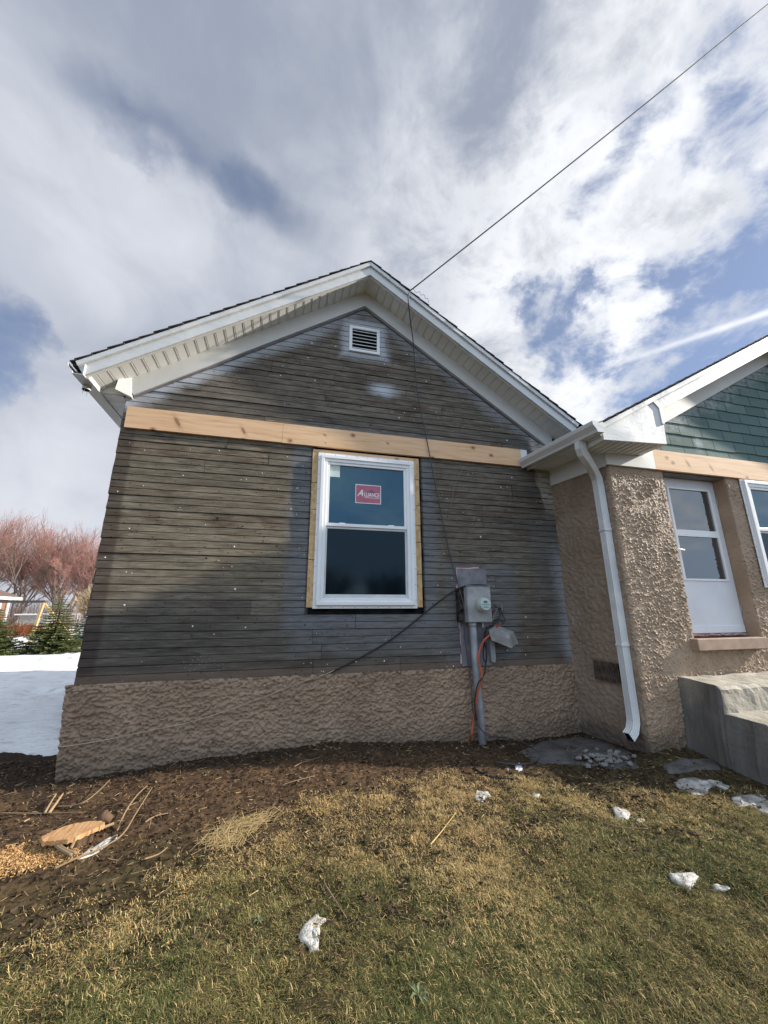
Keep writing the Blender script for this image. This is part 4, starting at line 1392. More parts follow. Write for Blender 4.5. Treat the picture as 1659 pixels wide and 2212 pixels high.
# phone box, hanging open
ph = thing('telephone_box', 'grey telephone connection box hanging open and tilted beside the meter', 'junction box', tuple(mpt(1000, 1250, 3.74)))
A = mpt(935, 1290, 3.66); B_ = mpt(1265, 1440, 3.60); Cc = mpt(1320, 1600, 3.60); Dd = mpt(985, 1470, 3.66)
A2 = mpt(985, 1212, 3.76); B2 = mpt(1345, 1330, 3.72)
A2 = mpt(1050, 1215, 3.74); B2 = mpt(1345, 1330, 3.69); C2 = mpt(1412, 1520, 3.69); D2 = mpt(1095, 1400, 3.74)
b = MB(); b.hexa([Dd, Cc, C2, D2, A, B_, B2, A2]); b.build('lid', M['dull_plastic'], ph, bevel=.004)
cen = (A2 + B2 + C2 + D2) / 4; nrm_ = (A2 - A).normalized()
def ex(p, k): return p + (p - cen) * .07 + nrm_ * k
b = MB(); b.hexa([ex(D2, .001), ex(C2, .001), ex(C2, .012), ex(D2, .012), ex(A2, .001), ex(B2, .001), ex(B2, .012), ex(A2, .012)]); b.build('rim', M['dull_plastic'], ph)
b = MB(); r0 = mpt(955, 1450, 3.75); r1 = mpt(1062, 1835, 3.75); cx_ = (r0.x + r1.x) / 2; hw = (r1.x - r0.x) / 2
poly = [(cx_ - hw, r0.z)] + [(cx_ - hw * math.cos(t), r1.z + hw * .8 - hw * .8 * math.sin(t)) for t in np.linspace(0, math.pi, 9)] + [(cx_ + hw, r0.z)]
b.prism(poly, 3.742, YP + .004); b.build('cover_plate', M['conduit_grey'], ph, bevel=.004)
b = MB()
q0 = mpt(1090, 935, 3.72); q1 = mpt(960, 1180, 3.72)
dv = (q1 - q0); pv = Vector((.09, 0, .045))
b.hexa([q1, q1 + pv, q1 + pv + Vector((0, .05, 0)), q1 + Vector((0, .05, 0)), q0, q0 + pv * .6, q0 + pv * .6 + Vector((0, .05, 0)), q0 + Vector((0, .05, 0))])
b.build('terminal_block', M['dull_plastic'], ph, bevel=.003)
b = MB()
for k in range(5):
    s0 = q1.lerp(q0, .1 + k * .18) + Vector((.015, -.004, .01)); b.tube([s0, s0 + Vector((.05, -.010, .02)), s0 + Vector((.07, -.006, -.02))], .0035, 6)
kk = [mpt(1025, 870, 3.70), mpt(1080, 920, 3.69), mpt(1140, 930, 3.69), mpt(1150, 1000, 3.69), mpt(1215, 1130, 3.69), mpt(1190, 1185, 3.68), mpt(1130, 1120, 3.69)]
b.tube(kk, .0045, 6)
b.build('terminal_wires', M['black_rubber'], ph)
b = MB(); t0 = mpt(1135, 875, 3.70); b.box(t0.x, t0.x + .018, 3.69, 3.72, t0.z - .06, t0.z); b.box(t0.x - .03, t0.x, 3.70, 3.715, t0.z - .03, t0.z - .02); b.build('clip', M['dull_plastic'], ph, bevel=.003)

# ---------------------------------------------------------------- cables
def spline(pts, n=8):
    P = [np.array(p, float) for p in pts]; out = []
    for i in range(len(P) - 1):
        p0, p1, p2, p3 = P[max(i - 1, 0)], P[i], P[i + 1], P[min(i + 2, len(P) - 1)]
        for k in range(n):
            t = k / n
            out.append(.5 * ((2 * p1) + (-p0 + p2) * t + (2 * p0 - 5 * p1 + 4 * p2 - p3) * t * t + (-p0 + 3 * p1 - 3 * p2 + p3) * t ** 3))
    out.append(P[-1]); return out


def cable(name, label, pts, r, mat, cat='cable', n=8, sides=7):
    b = MB(); b.tube(spline(pts, n), r, sides); return tag(b.build(name, M[mat], None, True), label, cat)


A0 = aY(886, 628, 3.445)
far = CAM + ray(1659, 9) / np.linalg.norm(ray(1659, 9)) * 9.0
dirv = far - A0
cable('overhead_wire', 'dark wire running from the gable peak up across the cloudy sky', [A0, A0 + dirv * .33 - np.array([0, 0, .02]), A0 + dirv * .66 - np.array([0, 0, .02]), far, A0 + dirv * 1.5], .0075, 'wire_steel', 'wire')
dp = [(886, 628, 3.445), (882, 645, 3.44), (886, 690, 3.60), (893, 742, 3.715), (897, 800, 3.735), (905, 868, 3.745), (920, 940, 3.735), (935, 1020, 3.745), (953, 1110, 3.755), (970, 1190, 3.755), (986, 1252, 3.74),
      (1000, 1300, 3.66), (1004, 1330, 3.64), (1003, 1370, 3.655), (1010, 1420, 3.65), (1018, 1480, 3.645), (1021, 1530, 3.64), (1030, 1560, 3.62), (1046, 1583, 3.57), (1059, 1590, 3.55)]
pts = [aY(*p) for p in dp]
pts += [ground_pt(1100, 1602, .03), ground_pt(1140, 1614, .02), ground_pt(1163, 1632, .012), ground_pt(1165, 1642, .010), ground_pt(1145, 1652, .01), ground_pt(1110, 1654, .01), ground_pt(1070, 1648, .008)]
# lift the resting loop so that it springs from the cable above it
cable('drop_cable', 'thin dark cable hanging down the gable past the meter to the soil', pts, .0058, 'wire_steel')
sq = [(893, 625), (899, 632), (906, 630), (909, 637), (916, 637), (919, 645), (924, 645), (926, 655)]
cable('wire_end', 'curly loose wire end standing above the right roof slope', [aY(x, y, 3.44 + .0 * i) for i, (x, y) in enumerate(sq)], .0022, 'wire_steel', 'wire')
c2 = [mpt(905, 552, 3.70), mpt(700, 545, 3.67), mpt(560, 565, 3.66), mpt(450, 605, 3.72), mpt(300, 690, 3.75), mpt(150, 800, 3.76), mpt(0, 915, 3.762), aY(850, 1378, 3.765), aY(780, 1420, 3.765), aY(728, 1446, 3.765), aY(716, 1452, 3.763)]
cable('black_cable', 'black cable running from the meter box down left across the dark boards', c2, .0075, 'black_rubber')
c3 = [aY(722, 1448, 3.762), aY(690, 1462, 3.755), aY(650, 1474, 3.75), aY(560, 1510, 3.736), aY(470, 1542, 3.734), aY(400, 1563, 3.734), aY(330, 1577, 3.734), aY(230, 1598, 3.734), aY(160, 1610, 3.736), aY(132, 1613, 3.75), aY(126, 1612, 3.80)]
cable('tan_wire', 'thin tan wire drooping along the stucco foundation to the left corner', c3, .0042, 'tan_wire', 'wire')
oc = [mpt(1130, 1180, 3.70), mpt(1040, 1290, 3.72), mpt(945, 1390, 3.66), mpt(860, 1470, 3.64), mpt(800, 1600, 3.635), mpt(775, 1740, 3.635), mpt(790, 1880, 3.635), mpt(830, 2050, 3.625), aY(1037, 1480, 3.625), aY(1032, 1495, 3.63), aY(1026, 1530, 3.64), aY(1022, 1560, 3.64), aY(1018, 1588, 3.63), ground_pt(1012, 1604, .0)]
cable('orange_cord', 'orange extension cord hanging behind the grey conduit', oc, .0095, 'orange_cord', 'cord')
kc = [mpt(1100, 1110, 3.66), mpt(1040, 1180, 3.65), mpt(940, 1240, 3.65), mpt(880, 1330, 3.66), mpt(870, 1500, 3.67), mpt(900, 1650, 3.67), mpt(895, 1830, 3.66), mpt(880, 1980, 3.645), mpt(840, 2080, 3.62), aY(1032, 1478, 3.61), aY(1026, 1510, 3.61), aY(1027, 1540, 3.605), aY(1030, 1556, 3.61)]
cable('telephone_cable', 'black cable looping from the open telephone box down the conduit', kc, .0065, 'black_rubber', 'cord')
kl = [mpt(905, 1240, 3.69), mpt(870, 1450, 3.71), mpt(850, 1720, 3.72), mpt(880, 1820, 3.71), mpt(905, 1780, 3.70), mpt(900, 1500, 3.70)]
cable('cord_loop', 'short doubled black cord loop hanging beside the rounded grey plate', kl, .007, 'black_rubber', 'cord')
gl = [ground_pt(1018, 1650, .006), ground_pt(1030, 1665, .006), ground_pt(1055, 1678, .006), ground_pt(1090, 1684, .006), ground_pt(1120, 1684, .006)]
cable('ground_cable', 'black cable lying on the bare soil in front of the conduit', gl, .006, 'black_rubber')
vine = [aY(1003, 1008, 3.775), aY(990, 1030, 3.765), aY(980, 1055, 3.768), aY(977, 1080, 3.765), aY(970, 1096, 3.768)]
cable('dead_vine', 'dry vine stem clinging to the dark boards under the pine band', vine, .0035, 'twig', 'vine')

# ---------------------------------------------------------------- small lumps helper
def lump(name, outline, h, mat, label, cat, group=None, seed=0, lift=0.0, parent=None, world_pts=None, dome=1.0):
    P = [ground_pt(x, y) for x, y in outline] if world_pts is None else [np.array(p) for p in world_pts]
    c = np.mean(P, 0); r = random.Random(seed)
    # densify outline
    out = []
    for i in range(len(P)):
        a, b_ = P[i], P[(i + 1) % len(P)]
        for k in range(3): out.append(a + (b_ - a) * k / 3)
    n = len(out); rings = [1.0, .93, .78, .58, .36, .15]; h = h * .28; hs = [-.5, .55, .8, .95, 1.0, 1.0]
    vs_ = []
    for f, hh in zip(rings, hs):
        for i, p in enumerate(out):
            x, y = c[0] + (p[0] - c[0]) * f, c[1] + (p[1] - c[1]) * f
            j = fbm(np.array([x * 45.0]), np.array([y * 45.0]), seed + 3)[0] - .5
            jj = fbm(np.array([x * 14.0]), np.array([y * 14.0]), seed + 9)[0] - .5
            zz = gz(c[0], c[1]) * .4 + gz(p[0], p[1]) * .6 + lift + h * hh + (j * .016 + jj * .014) * (1 if hh > 0 else 0)
            vs_.append((x + j * .012, y + jj * .012, zz))
    vs_.append((c[0], c[1], gz(c[0], c[1]) + lift + h * 1.0))
    fs_ = []
    for q_ in range(len(rings) - 1):
        for i in range(n): fs_.append((q_ * n + i, q_ * n + (i + 1) % n, (q_ + 1) * n + (i + 1) % n, (q_ + 1) * n + i))
    for i in range(n): fs_.append(((len(rings) - 1) * n + i, (len(rings) - 1) * n + (i + 1) % n, len(vs_) - 1))
    b = MB(); b.add(vs_, fs_); o = b.build(name, M[mat], parent, True)
    return tag(o, label, cat, group)


SN = 'snow remnants on the lawn'
lump('snow_patch', [(1022, 1720), (1030, 1709), (1045, 1712), (1057, 1714), (1060, 1722), (1048, 1724), (1044, 1733), (1028, 1729)], .035, 'dirty_snow', 'small white snow lump with a ragged edge in front of the conduit', 'snow', SN, 1)
lump('snow_patch', [(1146, 1715), (1155, 1713), (1166, 1716), (1164, 1723), (1152, 1722)], .02, 'dirty_snow', 'smallest snow crumb on the dry grass, right of the ragged lump', 'snow', SN, 2)
lump('snow_patch', [(1321, 1747), (1340, 1748), (1362, 1757), (1364, 1765), (1345, 1774), (1330, 1769)], .035, 'dirty_snow', 'flat white snow slab on the grass between the downspout and the lawn centre', 'snow', SN, 3)
lump('snow_patch', [(1366, 1768), (1380, 1766), (1393, 1772), (1386, 1777), (1372, 1774)], .02, 'dirty_snow', 'thin snow sliver touching the end of a flat snow slab', 'snow', SN, 4)
lump('snow_patch', [(1444, 1889), (1470, 1889), (1500, 1893), (1512, 1900), (1502, 1910), (1490, 1923), (1462, 1913), (1450, 1905)], .05, 'dirty_snow', 'thick snow slab with a lifted corner near the right edge of the lawn', 'snow', SN, 5)
lump('snow_patch', [(1535, 1916), (1550, 1909), (1575, 1910), (1580, 1920), (1560, 1926), (1540, 1926)], .03, 'dark_ice', 'grey soiled snow lump right of the thick slab', 'snow', SN, 6)
lump('snow_patch', [(645, 2020), (655, 2000), (668, 1985), (682, 1975), (690, 1985), (705, 1990), (692, 2000), (690, 2020), (676, 2026), (690, 2035), (688, 2055), (672, 2058), (662, 2040), (648, 2036)], .035, 'dirty_snow', 'knobbly grey white snow lump alone in the foreground grass', 'snow', SN, 7)
lump('ice_patch', [(1452, 1690), (1470, 1680), (1500, 1680), (1520, 1686), (1545, 1684), (1580, 1700), (1570, 1706), (1540, 1700), (1520, 1716), (1495, 1718), (1470, 1706)], .03, 'dark_ice', 'grey melting ice sheet at the foot of the concrete steps', 'ice', SN, 8)
lump('ice_patch', [(1578, 1722), (1605, 1715), (1650, 1712), (1690, 1730), (1690, 1770), (1655, 1762), (1620, 1742), (1595, 1745)], .035, 'dark_ice', 'grey melting ice sheet running out of the right edge of the picture', 'ice', SN, 9)
lump('snow_patch', [(1577, 1725), (1600, 1718), (1618, 1735), (1612, 1745), (1595, 1735)], .045, 'dirty_snow', 'white crumbling snow on the edge of the grey ice by the steps', 'snow', SN, 10)
lump('plastic_scrap', [(1112, 1652), (1122, 1647), (1130, 1660), (1126, 1668), (1113, 1668)], .03, 'sticker_white', 'crumpled white plastic scrap beside the ground cable', 'scrap', None, 11)
lump('plastic_scrap', [(1092, 1660), (1102, 1659), (1106, 1664), (1097, 1667)], .012, 'dull_plastic', 'flat grey scrap left of the white plastic scrap', 'scrap', None, 12)

# broken slab pieces at the entry wall foot
lump('broken_slab', [(1110, 1626), (1170, 1600), (1240, 1590), (1300, 1597), (1375, 1625), (1410, 1650), (1370, 1663), (1290, 1655), (1225, 1650), (1160, 1650)], .045, 'slab', 'dark broken concrete slab under the downspout outlet', 'slab', None, 21)
lump('broken_slab', [(1430, 1655), (1480, 1640), (1545, 1645), (1560, 1665), (1490, 1672), (1445, 1672)], .05, 'slab', 'dark broken concrete slab between entry wall and steps', 'slab', None, 22)

# rubble stones
rr = random.Random(12)
for k in range(64):
    u, v = rr.gauss(0, 1), rr.gauss(0, 1)
    px_, py_ = 1308 + u * 27, 1646 + v * 8 + u * 2
    c = ground_pt(px_, py_); s = rr.uniform(.007, .022)
    n = 9; b = MB(); vs_ = []
    for lat in range(4):
        for lo in range(n):
            th = math.pi * (lat + .5) / 4; ph_ = 2 * math.pi * lo / n
            q_ = s * rr.uniform(.6, 1.35)
            vs_.append((c[0] + q_ * 1.3 * math.sin(th) * math.cos(ph_), c[1] + q_ * math.sin(th) * math.sin(ph_), c[2] + .026 + s * .2 + q_ * .7 * math.cos(th)))
    fs_ = [(a * n + i, (a + 1) * n + i, (a + 1) * n + (i + 1) % n, a * n + (i + 1) % n) for a in range(3) for i in range(n)] + [tuple(range(n)), tuple(range(4 * n - 1, 3 * n - 1, -1))]
    b.add(vs_, fs_)
    tag(b.build('rubble_stone', M['rubble']), 'small broken stone in the rubble heap below the downspout', 'stone', 'stones in the rubble heap')

# ---------------------------------------------------------------- stump, sawdust, roots
def SZp(zx, zy): return (zx / 3.95 / 1.15732, (1950 + zy / 3.95) / 1.15732)
sp = ground_pt(*SZp(760, 700))
stump = thing('tree_stump', 'freshly cut low stump with an orange top on the bare soil', 'stump', (sp[0], sp[1], sp[2]))
top = [(415, 560), (440, 545), (520, 505), (620, 462), (740, 428), (850, 412), (950, 402), (1020, 412), (1035, 430), (990, 455), (900, 490), (800, 535), (700, 575), (600, 590), (520, 600), (430, 605)]
T = []
for i, (x, y) in enumerate(top):
    zt = sp[2] + .050
    T.append(aZ(*SZp(x, y), zt + .035 * (x - 415) / 620))
rngS = random.Random(17)
TT = [np.array(t) for t in T]; T = []
for i in range(len(TT)):
    p0_, p1_, p2_, p3_ = TT[i - 1], TT[i], TT[(i + 1) % len(TT)], TT[(i + 2) % len(TT)]
    for k in range(4):
        t = k / 4
        c_ = .5 * ((2 * p1_) + (-p0_ + p2_) * t + (2 * p0_ - 5 * p1_ + 4 * p2_ - p3_) * t * t + (-p0_ + 3 * p1_ - 3 * p2_ + p3_) * t ** 3)
        T.append(c_ + np.array([rngS.gauss(0, .0012), rngS.gauss(0, .002), 0]))
T = [Vector(t) for t in T]; cT = sum(T, Vector()) / len(T)
n = len(T)
b = MB(); rng2 = random.Random(9)
vs_ = [t + Vector((0, 0, rng2.uniform(-.0006, .0006))) for t in T] + [cT]
vs_ += [t + Vector((0, 0, -.022 + rng2.uniform(-.004, .004))) for t in T]
b.add(vs_, [(i, (i + 1) % n, n) for i in range(n)] + [(i, n + 1 + i, n + 1 + (i + 1) % n, (i + 1) % n) for i in range(n)])
b.build('cut_top', M['cut_wood'], stump)
b = MB(); vs_ = []
for (f, dz) in ((.80, -.022), (.62, -.045), (.66, -.075), (.8, -.12)):
    for i, t in enumerate(T):
        j = fbm(np.array([i * .35]), np.array([dz * 40]), 81)[0]
        vs_.append(cT + (t - cT) * (f * (.7 + .5 * j)) + Vector((.05 * (1 - f), 0, dz)))
b.add(vs_, [(a * n + i, (a + 1) * n + i, (a + 1) * n + (i + 1) % n, a * n + (i + 1) % n) for a in range(3) for i in range(n)])
b.build('bark', M['bark'], stump, True)
for (pts_) in ([(500, 640), (560, 720), (640, 760), (740, 770)], [(480, 620), (500, 680), (570, 740), (700, 790)], [(700, 610), (720, 680), (690, 740)], [(840, 630), (960, 570), (1110, 490)]):
    b = MB(); b.tube(spline([ground_pt(*SZp(x, y), .02 + .03 * (1 - i / 3)) for i, (x, y) in enumerate(pts_)], 5), [.008] * (5 * (len(pts_) - 1) + 1), 7); b.build('root', M['twig'], stump, True)
b = MB(); k0 = ground_pt(*SZp(1010, 500)); b.tube([k0 + np.array([-.03, 0, .06]), k0 + np.array([.0, 0, .07]), k0 + np.array([.04, 0, .05])], [.02, .035, .018], 9); b.build('knot', M['bark'], stump, True)
lump('snow_patch', [SZp(745, 785), SZp(800, 740), SZp(900, 680), SZp(1010, 610), SZp(1090, 560), SZp(1165, 550), SZp(1160, 580), SZp(1080, 640), SZp(1000, 700), SZp(900, 745), SZp(780, 790)], .035, 'dirty_snow', 'long thin strip of snow lying in front of the cut stump', 'snow', SN, 31)

NR = np.random.default_rng(5)


def tri_bits(n, P, L, Wd, mat, name, seed, tilt=.5, mi=None, mats=None):
    """thin random quads bits lying on the ground at P (n,3)"""
    g = np.random.default_rng(seed)
    a = g.uniform(0, 2 * np.pi, n); tl = g.normal(0, tilt, n); ro = g.uniform(0, np.pi, n)
    d = np.stack([np.cos(a) * np.cos(tl), np.sin(a) * np.cos(tl), np.sin(tl)], 1)
    s = np.stack([-np.sin(a) * np.cos(ro), np.cos(a) * np.cos(ro), np.sin(ro)], 1)
    L = L[:, None]; Wd = Wd[:, None]
    V = np.stack([P - d * L - s * Wd, P + d * L - s * Wd * .7, P + d * L * 1.05 + s * Wd * .6, P - d * L * .9 + s * Wd], 1).reshape(-1, 3)
    F = np.arange(4 * n).reshape(n, 4)
    return np_mesh(name, V, F, mats or mat, None, mi)


def poly_sample(outline, n, seed):
    P = np.array([ground_pt(x, y)[:2] for x, y in outline]); g = np.random.default_rng(seed)
    lo, hi = P.min(0), P.max(0); res = []
    while sum(len(r_) for r_ in res) < n:
        q_ = g.uniform(lo, hi, (n * 2, 2)); ins = np.zeros(len(q_), bool)
        j_ = len(P) - 1
        for i in range(len(P)):
            c_ = ((P[i, 1] > q_[:, 1]) != (P[j_, 1] > q_[:, 1])) & (q_[:, 0] < (P[j_, 0] - P[i, 0]) * (q_[:, 1] - P[i, 1]) / (P[j_, 1] - P[i, 1] + 1e-12) + P[i, 0])
            ins ^= c_; j_ = i
        res.append(q_[ins])
    return np.concatenate(res)[:n]


def gzv(x, y): return gh(x, y) + micro(x, y)


q_ = poly_sample([(-60, 1850), (0, 1845), (40, 1835), (90, 1830), (150, 1845), (170, 1855), (110, 1866), (40, 1885), (-60, 1905)], 9000, 41)
q_ = q_ + NR.normal(0, .02, q_.shape)
z_ = gzv(q_[:, 0], q_[:, 1]) + NR.uniform(0, .018, len(q_))
tag(tri_bits(len(q_), np.stack([q_[:, 0], q_[:, 1], z_], 1), NR.uniform(.003, .009, len(q_)), NR.uniform(.0015, .004, len(q_)), M['sawdust'], 'sawdust', 42, .6), kind='stuff')

# ---------------------------------------------------------------- grass
def grass_density(x, y):
    n1 = fbm(x * 1.3, y * 1.3, 91); n2 = fbm(x * 4.5, y * 4.5, 92)
    lim = np.interp(x, [-3, -1.3, -.4, .3, 1.0, 1.8, 2.4, 3.0, 4.0], [1.95, 2.10, 2.48, 2.88, 3.02, 2.92, 2.66, 2.32, 1.9])
    g = sst(lim - y + (n1 - .5) * .5 + (n2 - .5) * .55, -.12, .34)
    n4 = fbm(x * 13, y * 13, 94, 2)
    return g * (.30 + .70 * sst(n2, .34, .56)) * (.40 + .60 * sst(n4, .36, .58))


NB = 1500000
u = NR.uniform(0, 1, NB); yb_ = .85 + (3.45 - .85) * u ** 1.15
xb_ = NR.uniform(-.62, 1.30, NB) * (yb_ + .55) * 1.0 - .25
den = grass_density(xb_, yb_)
keep = NR.uniform(0, 1, NB) < den * np.interp(yb_, [.85, 1.6, 2.4, 3.4], [.85, .95, .95, .9])
x, y = xb_[keep], yb_[keep]; n = len(x)
n1 = fbm(x * 2.2, y * 2.2, 101); n2 = fbm(x * 6, y * 6, 102); n3 = fbm(x * 1.0, y * 1.0, 103)
clump = fbm(x * 11, y * 11, 104)
flow = fbm(x * 2.6, y * 2.6, 105) * 4 * np.pi + NR.normal(0, 1.7, n)
lean = np.clip(NR.normal(1.22, .36, n), .05, 1.6)
Ln = NR.uniform(.012, .036, n) * (.55 + .95 * clump) * np.interp(y, [.8, 2, 3.2], [1.1, 1.0, .85])
Wd = NR.uniform(.0005, .0012, n) * np.interp(y, [.8, 2.0, 3.3], [.85, 1.1, 1.5])
base = np.stack([x, y, gzv(x, y) - .004], 1)
hd = np.stack([np.cos(flow), np.sin(flow), np.zeros(n)], 1); sd = np.stack([-np.sin(flow), np.cos(flow), np.zeros(n)], 1)
upv = np.array([0, 0, 1.0])
mid = base + hd * (Ln * .45 * np.sin(lean * .7))[:, None] + upv * (Ln * .52 * np.cos(lean * .7))[:, None]
tip = mid + hd * (Ln * .55 * np.sin(np.clip(lean * 1.35, 0, 1.75)))[:, None] + upv * (Ln * .5 * np.cos(np.clip(lean * 1.35, 0, 1.75)))[:, None]
w_ = sd * Wd[:, None]
V = np.stack([base - w_, base + w_, mid - w_ * .85, mid + w_ * .85, tip], 1).reshape(-1, 3)
o_ = (np.arange(n) * 5)[:, None]
F = np.concatenate([o_ + np.array([[0, 1, 2]]), o_ + np.array([[1, 3, 2]]), o_ + np.array([[2, 3, 4]])], 1).reshape(-1, 3)
dry = sst(y + (n3 - .5) * 1.2 + (n1 - .5) * .9, 1.75, 2.75)
r_ = NR.uniform(0, 1, n)
pd = .09 + .66 * dry; pg = (.66 * (1 - dry) * (.45 + 1.0 * sst(n1, .38, .58)) + .05); pbn = .12 + .04 * dry
mi_ = np.where(r_ < pd, 1, np.where(r_ < pd + pg, 0, np.where(r_ < pd + pg + pbn, 3, 2)))
tag(np_mesh('grass', V, F, [M['grass_green'], M['grass_dry'], M['grass_olive'], M['grass_brown']], None, np.repeat(mi_, 3)), kind='stuff')

# ---------------------------------------------------------------- litter on the bare soil
nl = 30000
x = NR.uniform(-3.0, 4.0, nl); y = NR.uniform(1.7, 4.35, nl)
ok = ~((y > 3.76) & (x > -1.56)) & ~((x > 3.02) & (y > 2.93)) & ~((x > 3.4) & (y > 2.0))
ok &= NR.uniform(0, 1, nl) < np.clip(1.15 - grass_density(x, y), .15, 1)
x, y = x[ok], y[ok]; n = len(x)
kind = NR.choice([0, 1, 2, 3, 4], n, p=[.09, .05, .24, .50, .12])
L = np.choose(kind, [NR.uniform(.012, .04, n), NR.uniform(.004, .011, n), NR.uniform(.005, .012, n), NR.uniform(.004, .017, n), NR.uniform(.010, .028, n)])
W = np.choose(kind, [NR.uniform(.0008, .0018, n), NR.uniform(.002, .005, n), NR.uniform(.003, .007, n), NR.uniform(.003, .008, n), NR.uniform(.0008, .0016, n)])
P = np.stack([x, y, gzv(x, y) + NR.uniform(0, .008, n)], 1)
tag(tri_bits(n, P, L, W, None, 'soil_litter', 61, .35, kind, [M['twig'], M['wood_chip'], M['dead_leaf'], M['dirt_crumb'], M['straw']]), kind='stuff')

# straw tuft
q_ = poly_sample([(455, 1830), (470, 1795), (520, 1775), (600, 1755), (570, 1780), (530, 1810), (490, 1835)], 620, 43)
q_ = q_ + NR.normal(0, .035, q_.shape)
z_ = gzv(q_[:, 0], q_[:, 1]) + NR.uniform(0.002, .022, len(q_))
g_ = np.random.default_rng(44); n = len(q_)
P = np.stack([q_[:, 0], q_[:, 1], z_], 1); a = g_.normal(.75, .75, n); L = g_.uniform(.015, .07, n)
d = np.stack([np.cos(a), np.sin(a), g_.normal(.05, .12, n)], 1); s = np.stack([-np.sin(a), np.cos(a), np.zeros(n)], 1) * g_.uniform(.0009, .002, n)[:, None]
V = np.stack([P - d * L[:, None] - s, P + d * L[:, None] - s * .6, P + d * L[:, None] + s * .6, P - d * L[:, None] + s], 1).reshape(-1, 3)
tag(np_mesh('straw_tuft', V, np.arange(4 * n).reshape(n, 4), M['straw']), kind='stuff')


def stick(px, r, label, mat='twig', lifts=None, group='dead twigs on the soil'):
    P = [ground_pt(x, y, (lifts[i] if lifts else .012)) for i, (x, y) in enumerate(px)]
    Q = spline(P, 5); n = len(Q)
    b = MB(); b.tube(Q, [r * (1 - .55 * i / n) for i in range(n)], 6)
    return tag(b.build('twig', M[mat], None, True), label, 'twig', group)


stick([SZp(530, 890), SZp(740, 800), SZp(1000, 710), SZp(1200, 600), SZp(1330, 440), SZp(1480, 250)], .006, 'long pale twig curving past the stump and its snow strip', lifts=[.005, .01, .02, .03, .06, .10])
stick([SZp(1150, 520), SZp(1230, 400), SZp(1330, 300), SZp(1430, 230)], .006, 'upright pale twig behind the stump snow strip', lifts=[.01, .05, .08, .10])
stick([SZp(0, 350), SZp(250, 352), SZp(500, 350), SZp(800, 340)], .005, 'long straight twig on the soil behind the stump')
stick([SZp(560, 280), SZp(700, 290), SZp(830, 265), SZp(960, 180), SZp(1075, 75)], .005, 'bent dark twig reaching into the house shadow', lifts=[.01, .02, .03, .04, .05])
stick([SZp(480, 345), SZp(540, 290), SZp(605, 222)], .010, 'short thick split stick behind the stump', 'wood_chip', [.01, .03, .05])
stick([SZp(440, 345), SZp(490, 280), SZp(540, 215)], .009, 'short split stick left of the thick one', 'wood_chip', [.01, .03, .045])
stick([SZp(1420, 810), SZp(1560, 760), SZp(1650, 690)], .005, 'pale forked twig right of the stump')
stick([SZp(230, 435), SZp(290, 405)], .006, 'stubby wood splinter left behind the stump', 'wood_chip')
stick([SZp(1430, 440), SZp(1530, 380), SZp(1660, 350)], .005, 'thin twig on brown soil right of the upright twig')
stick([(700, 1935 - 20), (748, 1990)], .004, 'short brown stick near the foreground snow lump')
stick([(930, 1830), (955, 1800), (985, 1760)], .004, 'pale stalk in the middle of the dry grass', 'straw')
stick([(1250, 1760), (1330, 1790), (1400, 1795)], .004, 'dark bent twig on the grass below the rubble heap')
stick([(635, 1660), (655, 1650), (690, 1640)], .004, 'thin pale twig in the house shadow below the window')
stick([(610, 1700), (640, 1690), (680, 1680)], .004, 'pale twig on the brown soil in front of the window')


def weed(px, py, label, seed, k=7, L=.06):
    c = ground_pt(px, py); r = random.Random(seed); b = MB()
    for i in range(k):
        a = 6.283 * i / k + r.uniform(-.4, .4); l = L * r.uniform(.6, 1.15); w = l * .17; up = r.uniform(.15, .6)
        d = Vector((math.cos(a), math.sin(a), 0)); sd_ = Vector((-d.y, d.x, 0)); C0 = Vector(c)
        p1 = C0 + d * l * .5 + Vector((0, 0, l * up)); p2 = C0 + d * l + Vector((0, 0, l * up * .7))
        b.add([C0 + Vector((0, 0, .004)), p1 - sd_ * w, p1 + Vector((0, 0, -w * .4)), p1 + sd_ * w, p2], [(0, 1, 2), (0, 2, 3), (1, 4, 2), (2, 4, 3)])
    return tag(b.build('weed', M['weed_leaf']), label, 'weed', 'weeds in the lawn')


weed(905, 2155, 'broad leaved dull green weed at the bottom centre of the lawn', 3, 8, .045)
weed(560, 1992, 'pale green weed left of the knobbly foreground snow lump', 4, 9, .03)

# ---------------------------------------------------------------- vegetation in the distance
def segs_mesh(name, P0, P1, R0, R1, mat, parent, sides=3):
    P0, P1 = np.asarray(P0), np.asarray(P1); R0, R1 = np.asarray(R0), np.asarray(R1)
    t = P1 - P0; t /= np.linalg.norm(t, axis=1)[:, None] + 1e-9
    ref = np.where(np.abs(t[:, 2:3]) < .9, np.array([[0, 0, 1.]]), np.array([[1., 0, 0]]))
    u = np.cross(t, ref); u /= np.linalg.norm(u, axis=1)[:, None]; w = np.cross(t, u)
    rings = []
    for P, Rr in ((P0, R0), (P1, R1)):
        for k in range(sides):
            c, s_ = math.cos(2 * math.pi * k / sides), math.sin(2 * math.pi * k / sides)
            rings.append(P + (u * c + w * s_) * Rr[:, None])
    V = np.stack(rings, 1).reshape(-1, 3); m = len(P0)
    o = (np.arange(m) * 2 * sides)[:, None]
    F = np.concatenate([o + np.array([[k, (k + 1) % sides, sides + (k + 1) % sides, sides + k]]) for k in range(sides)], 1).reshape(-1, 4)
    return np_mesh(name, V, F, mat, parent)


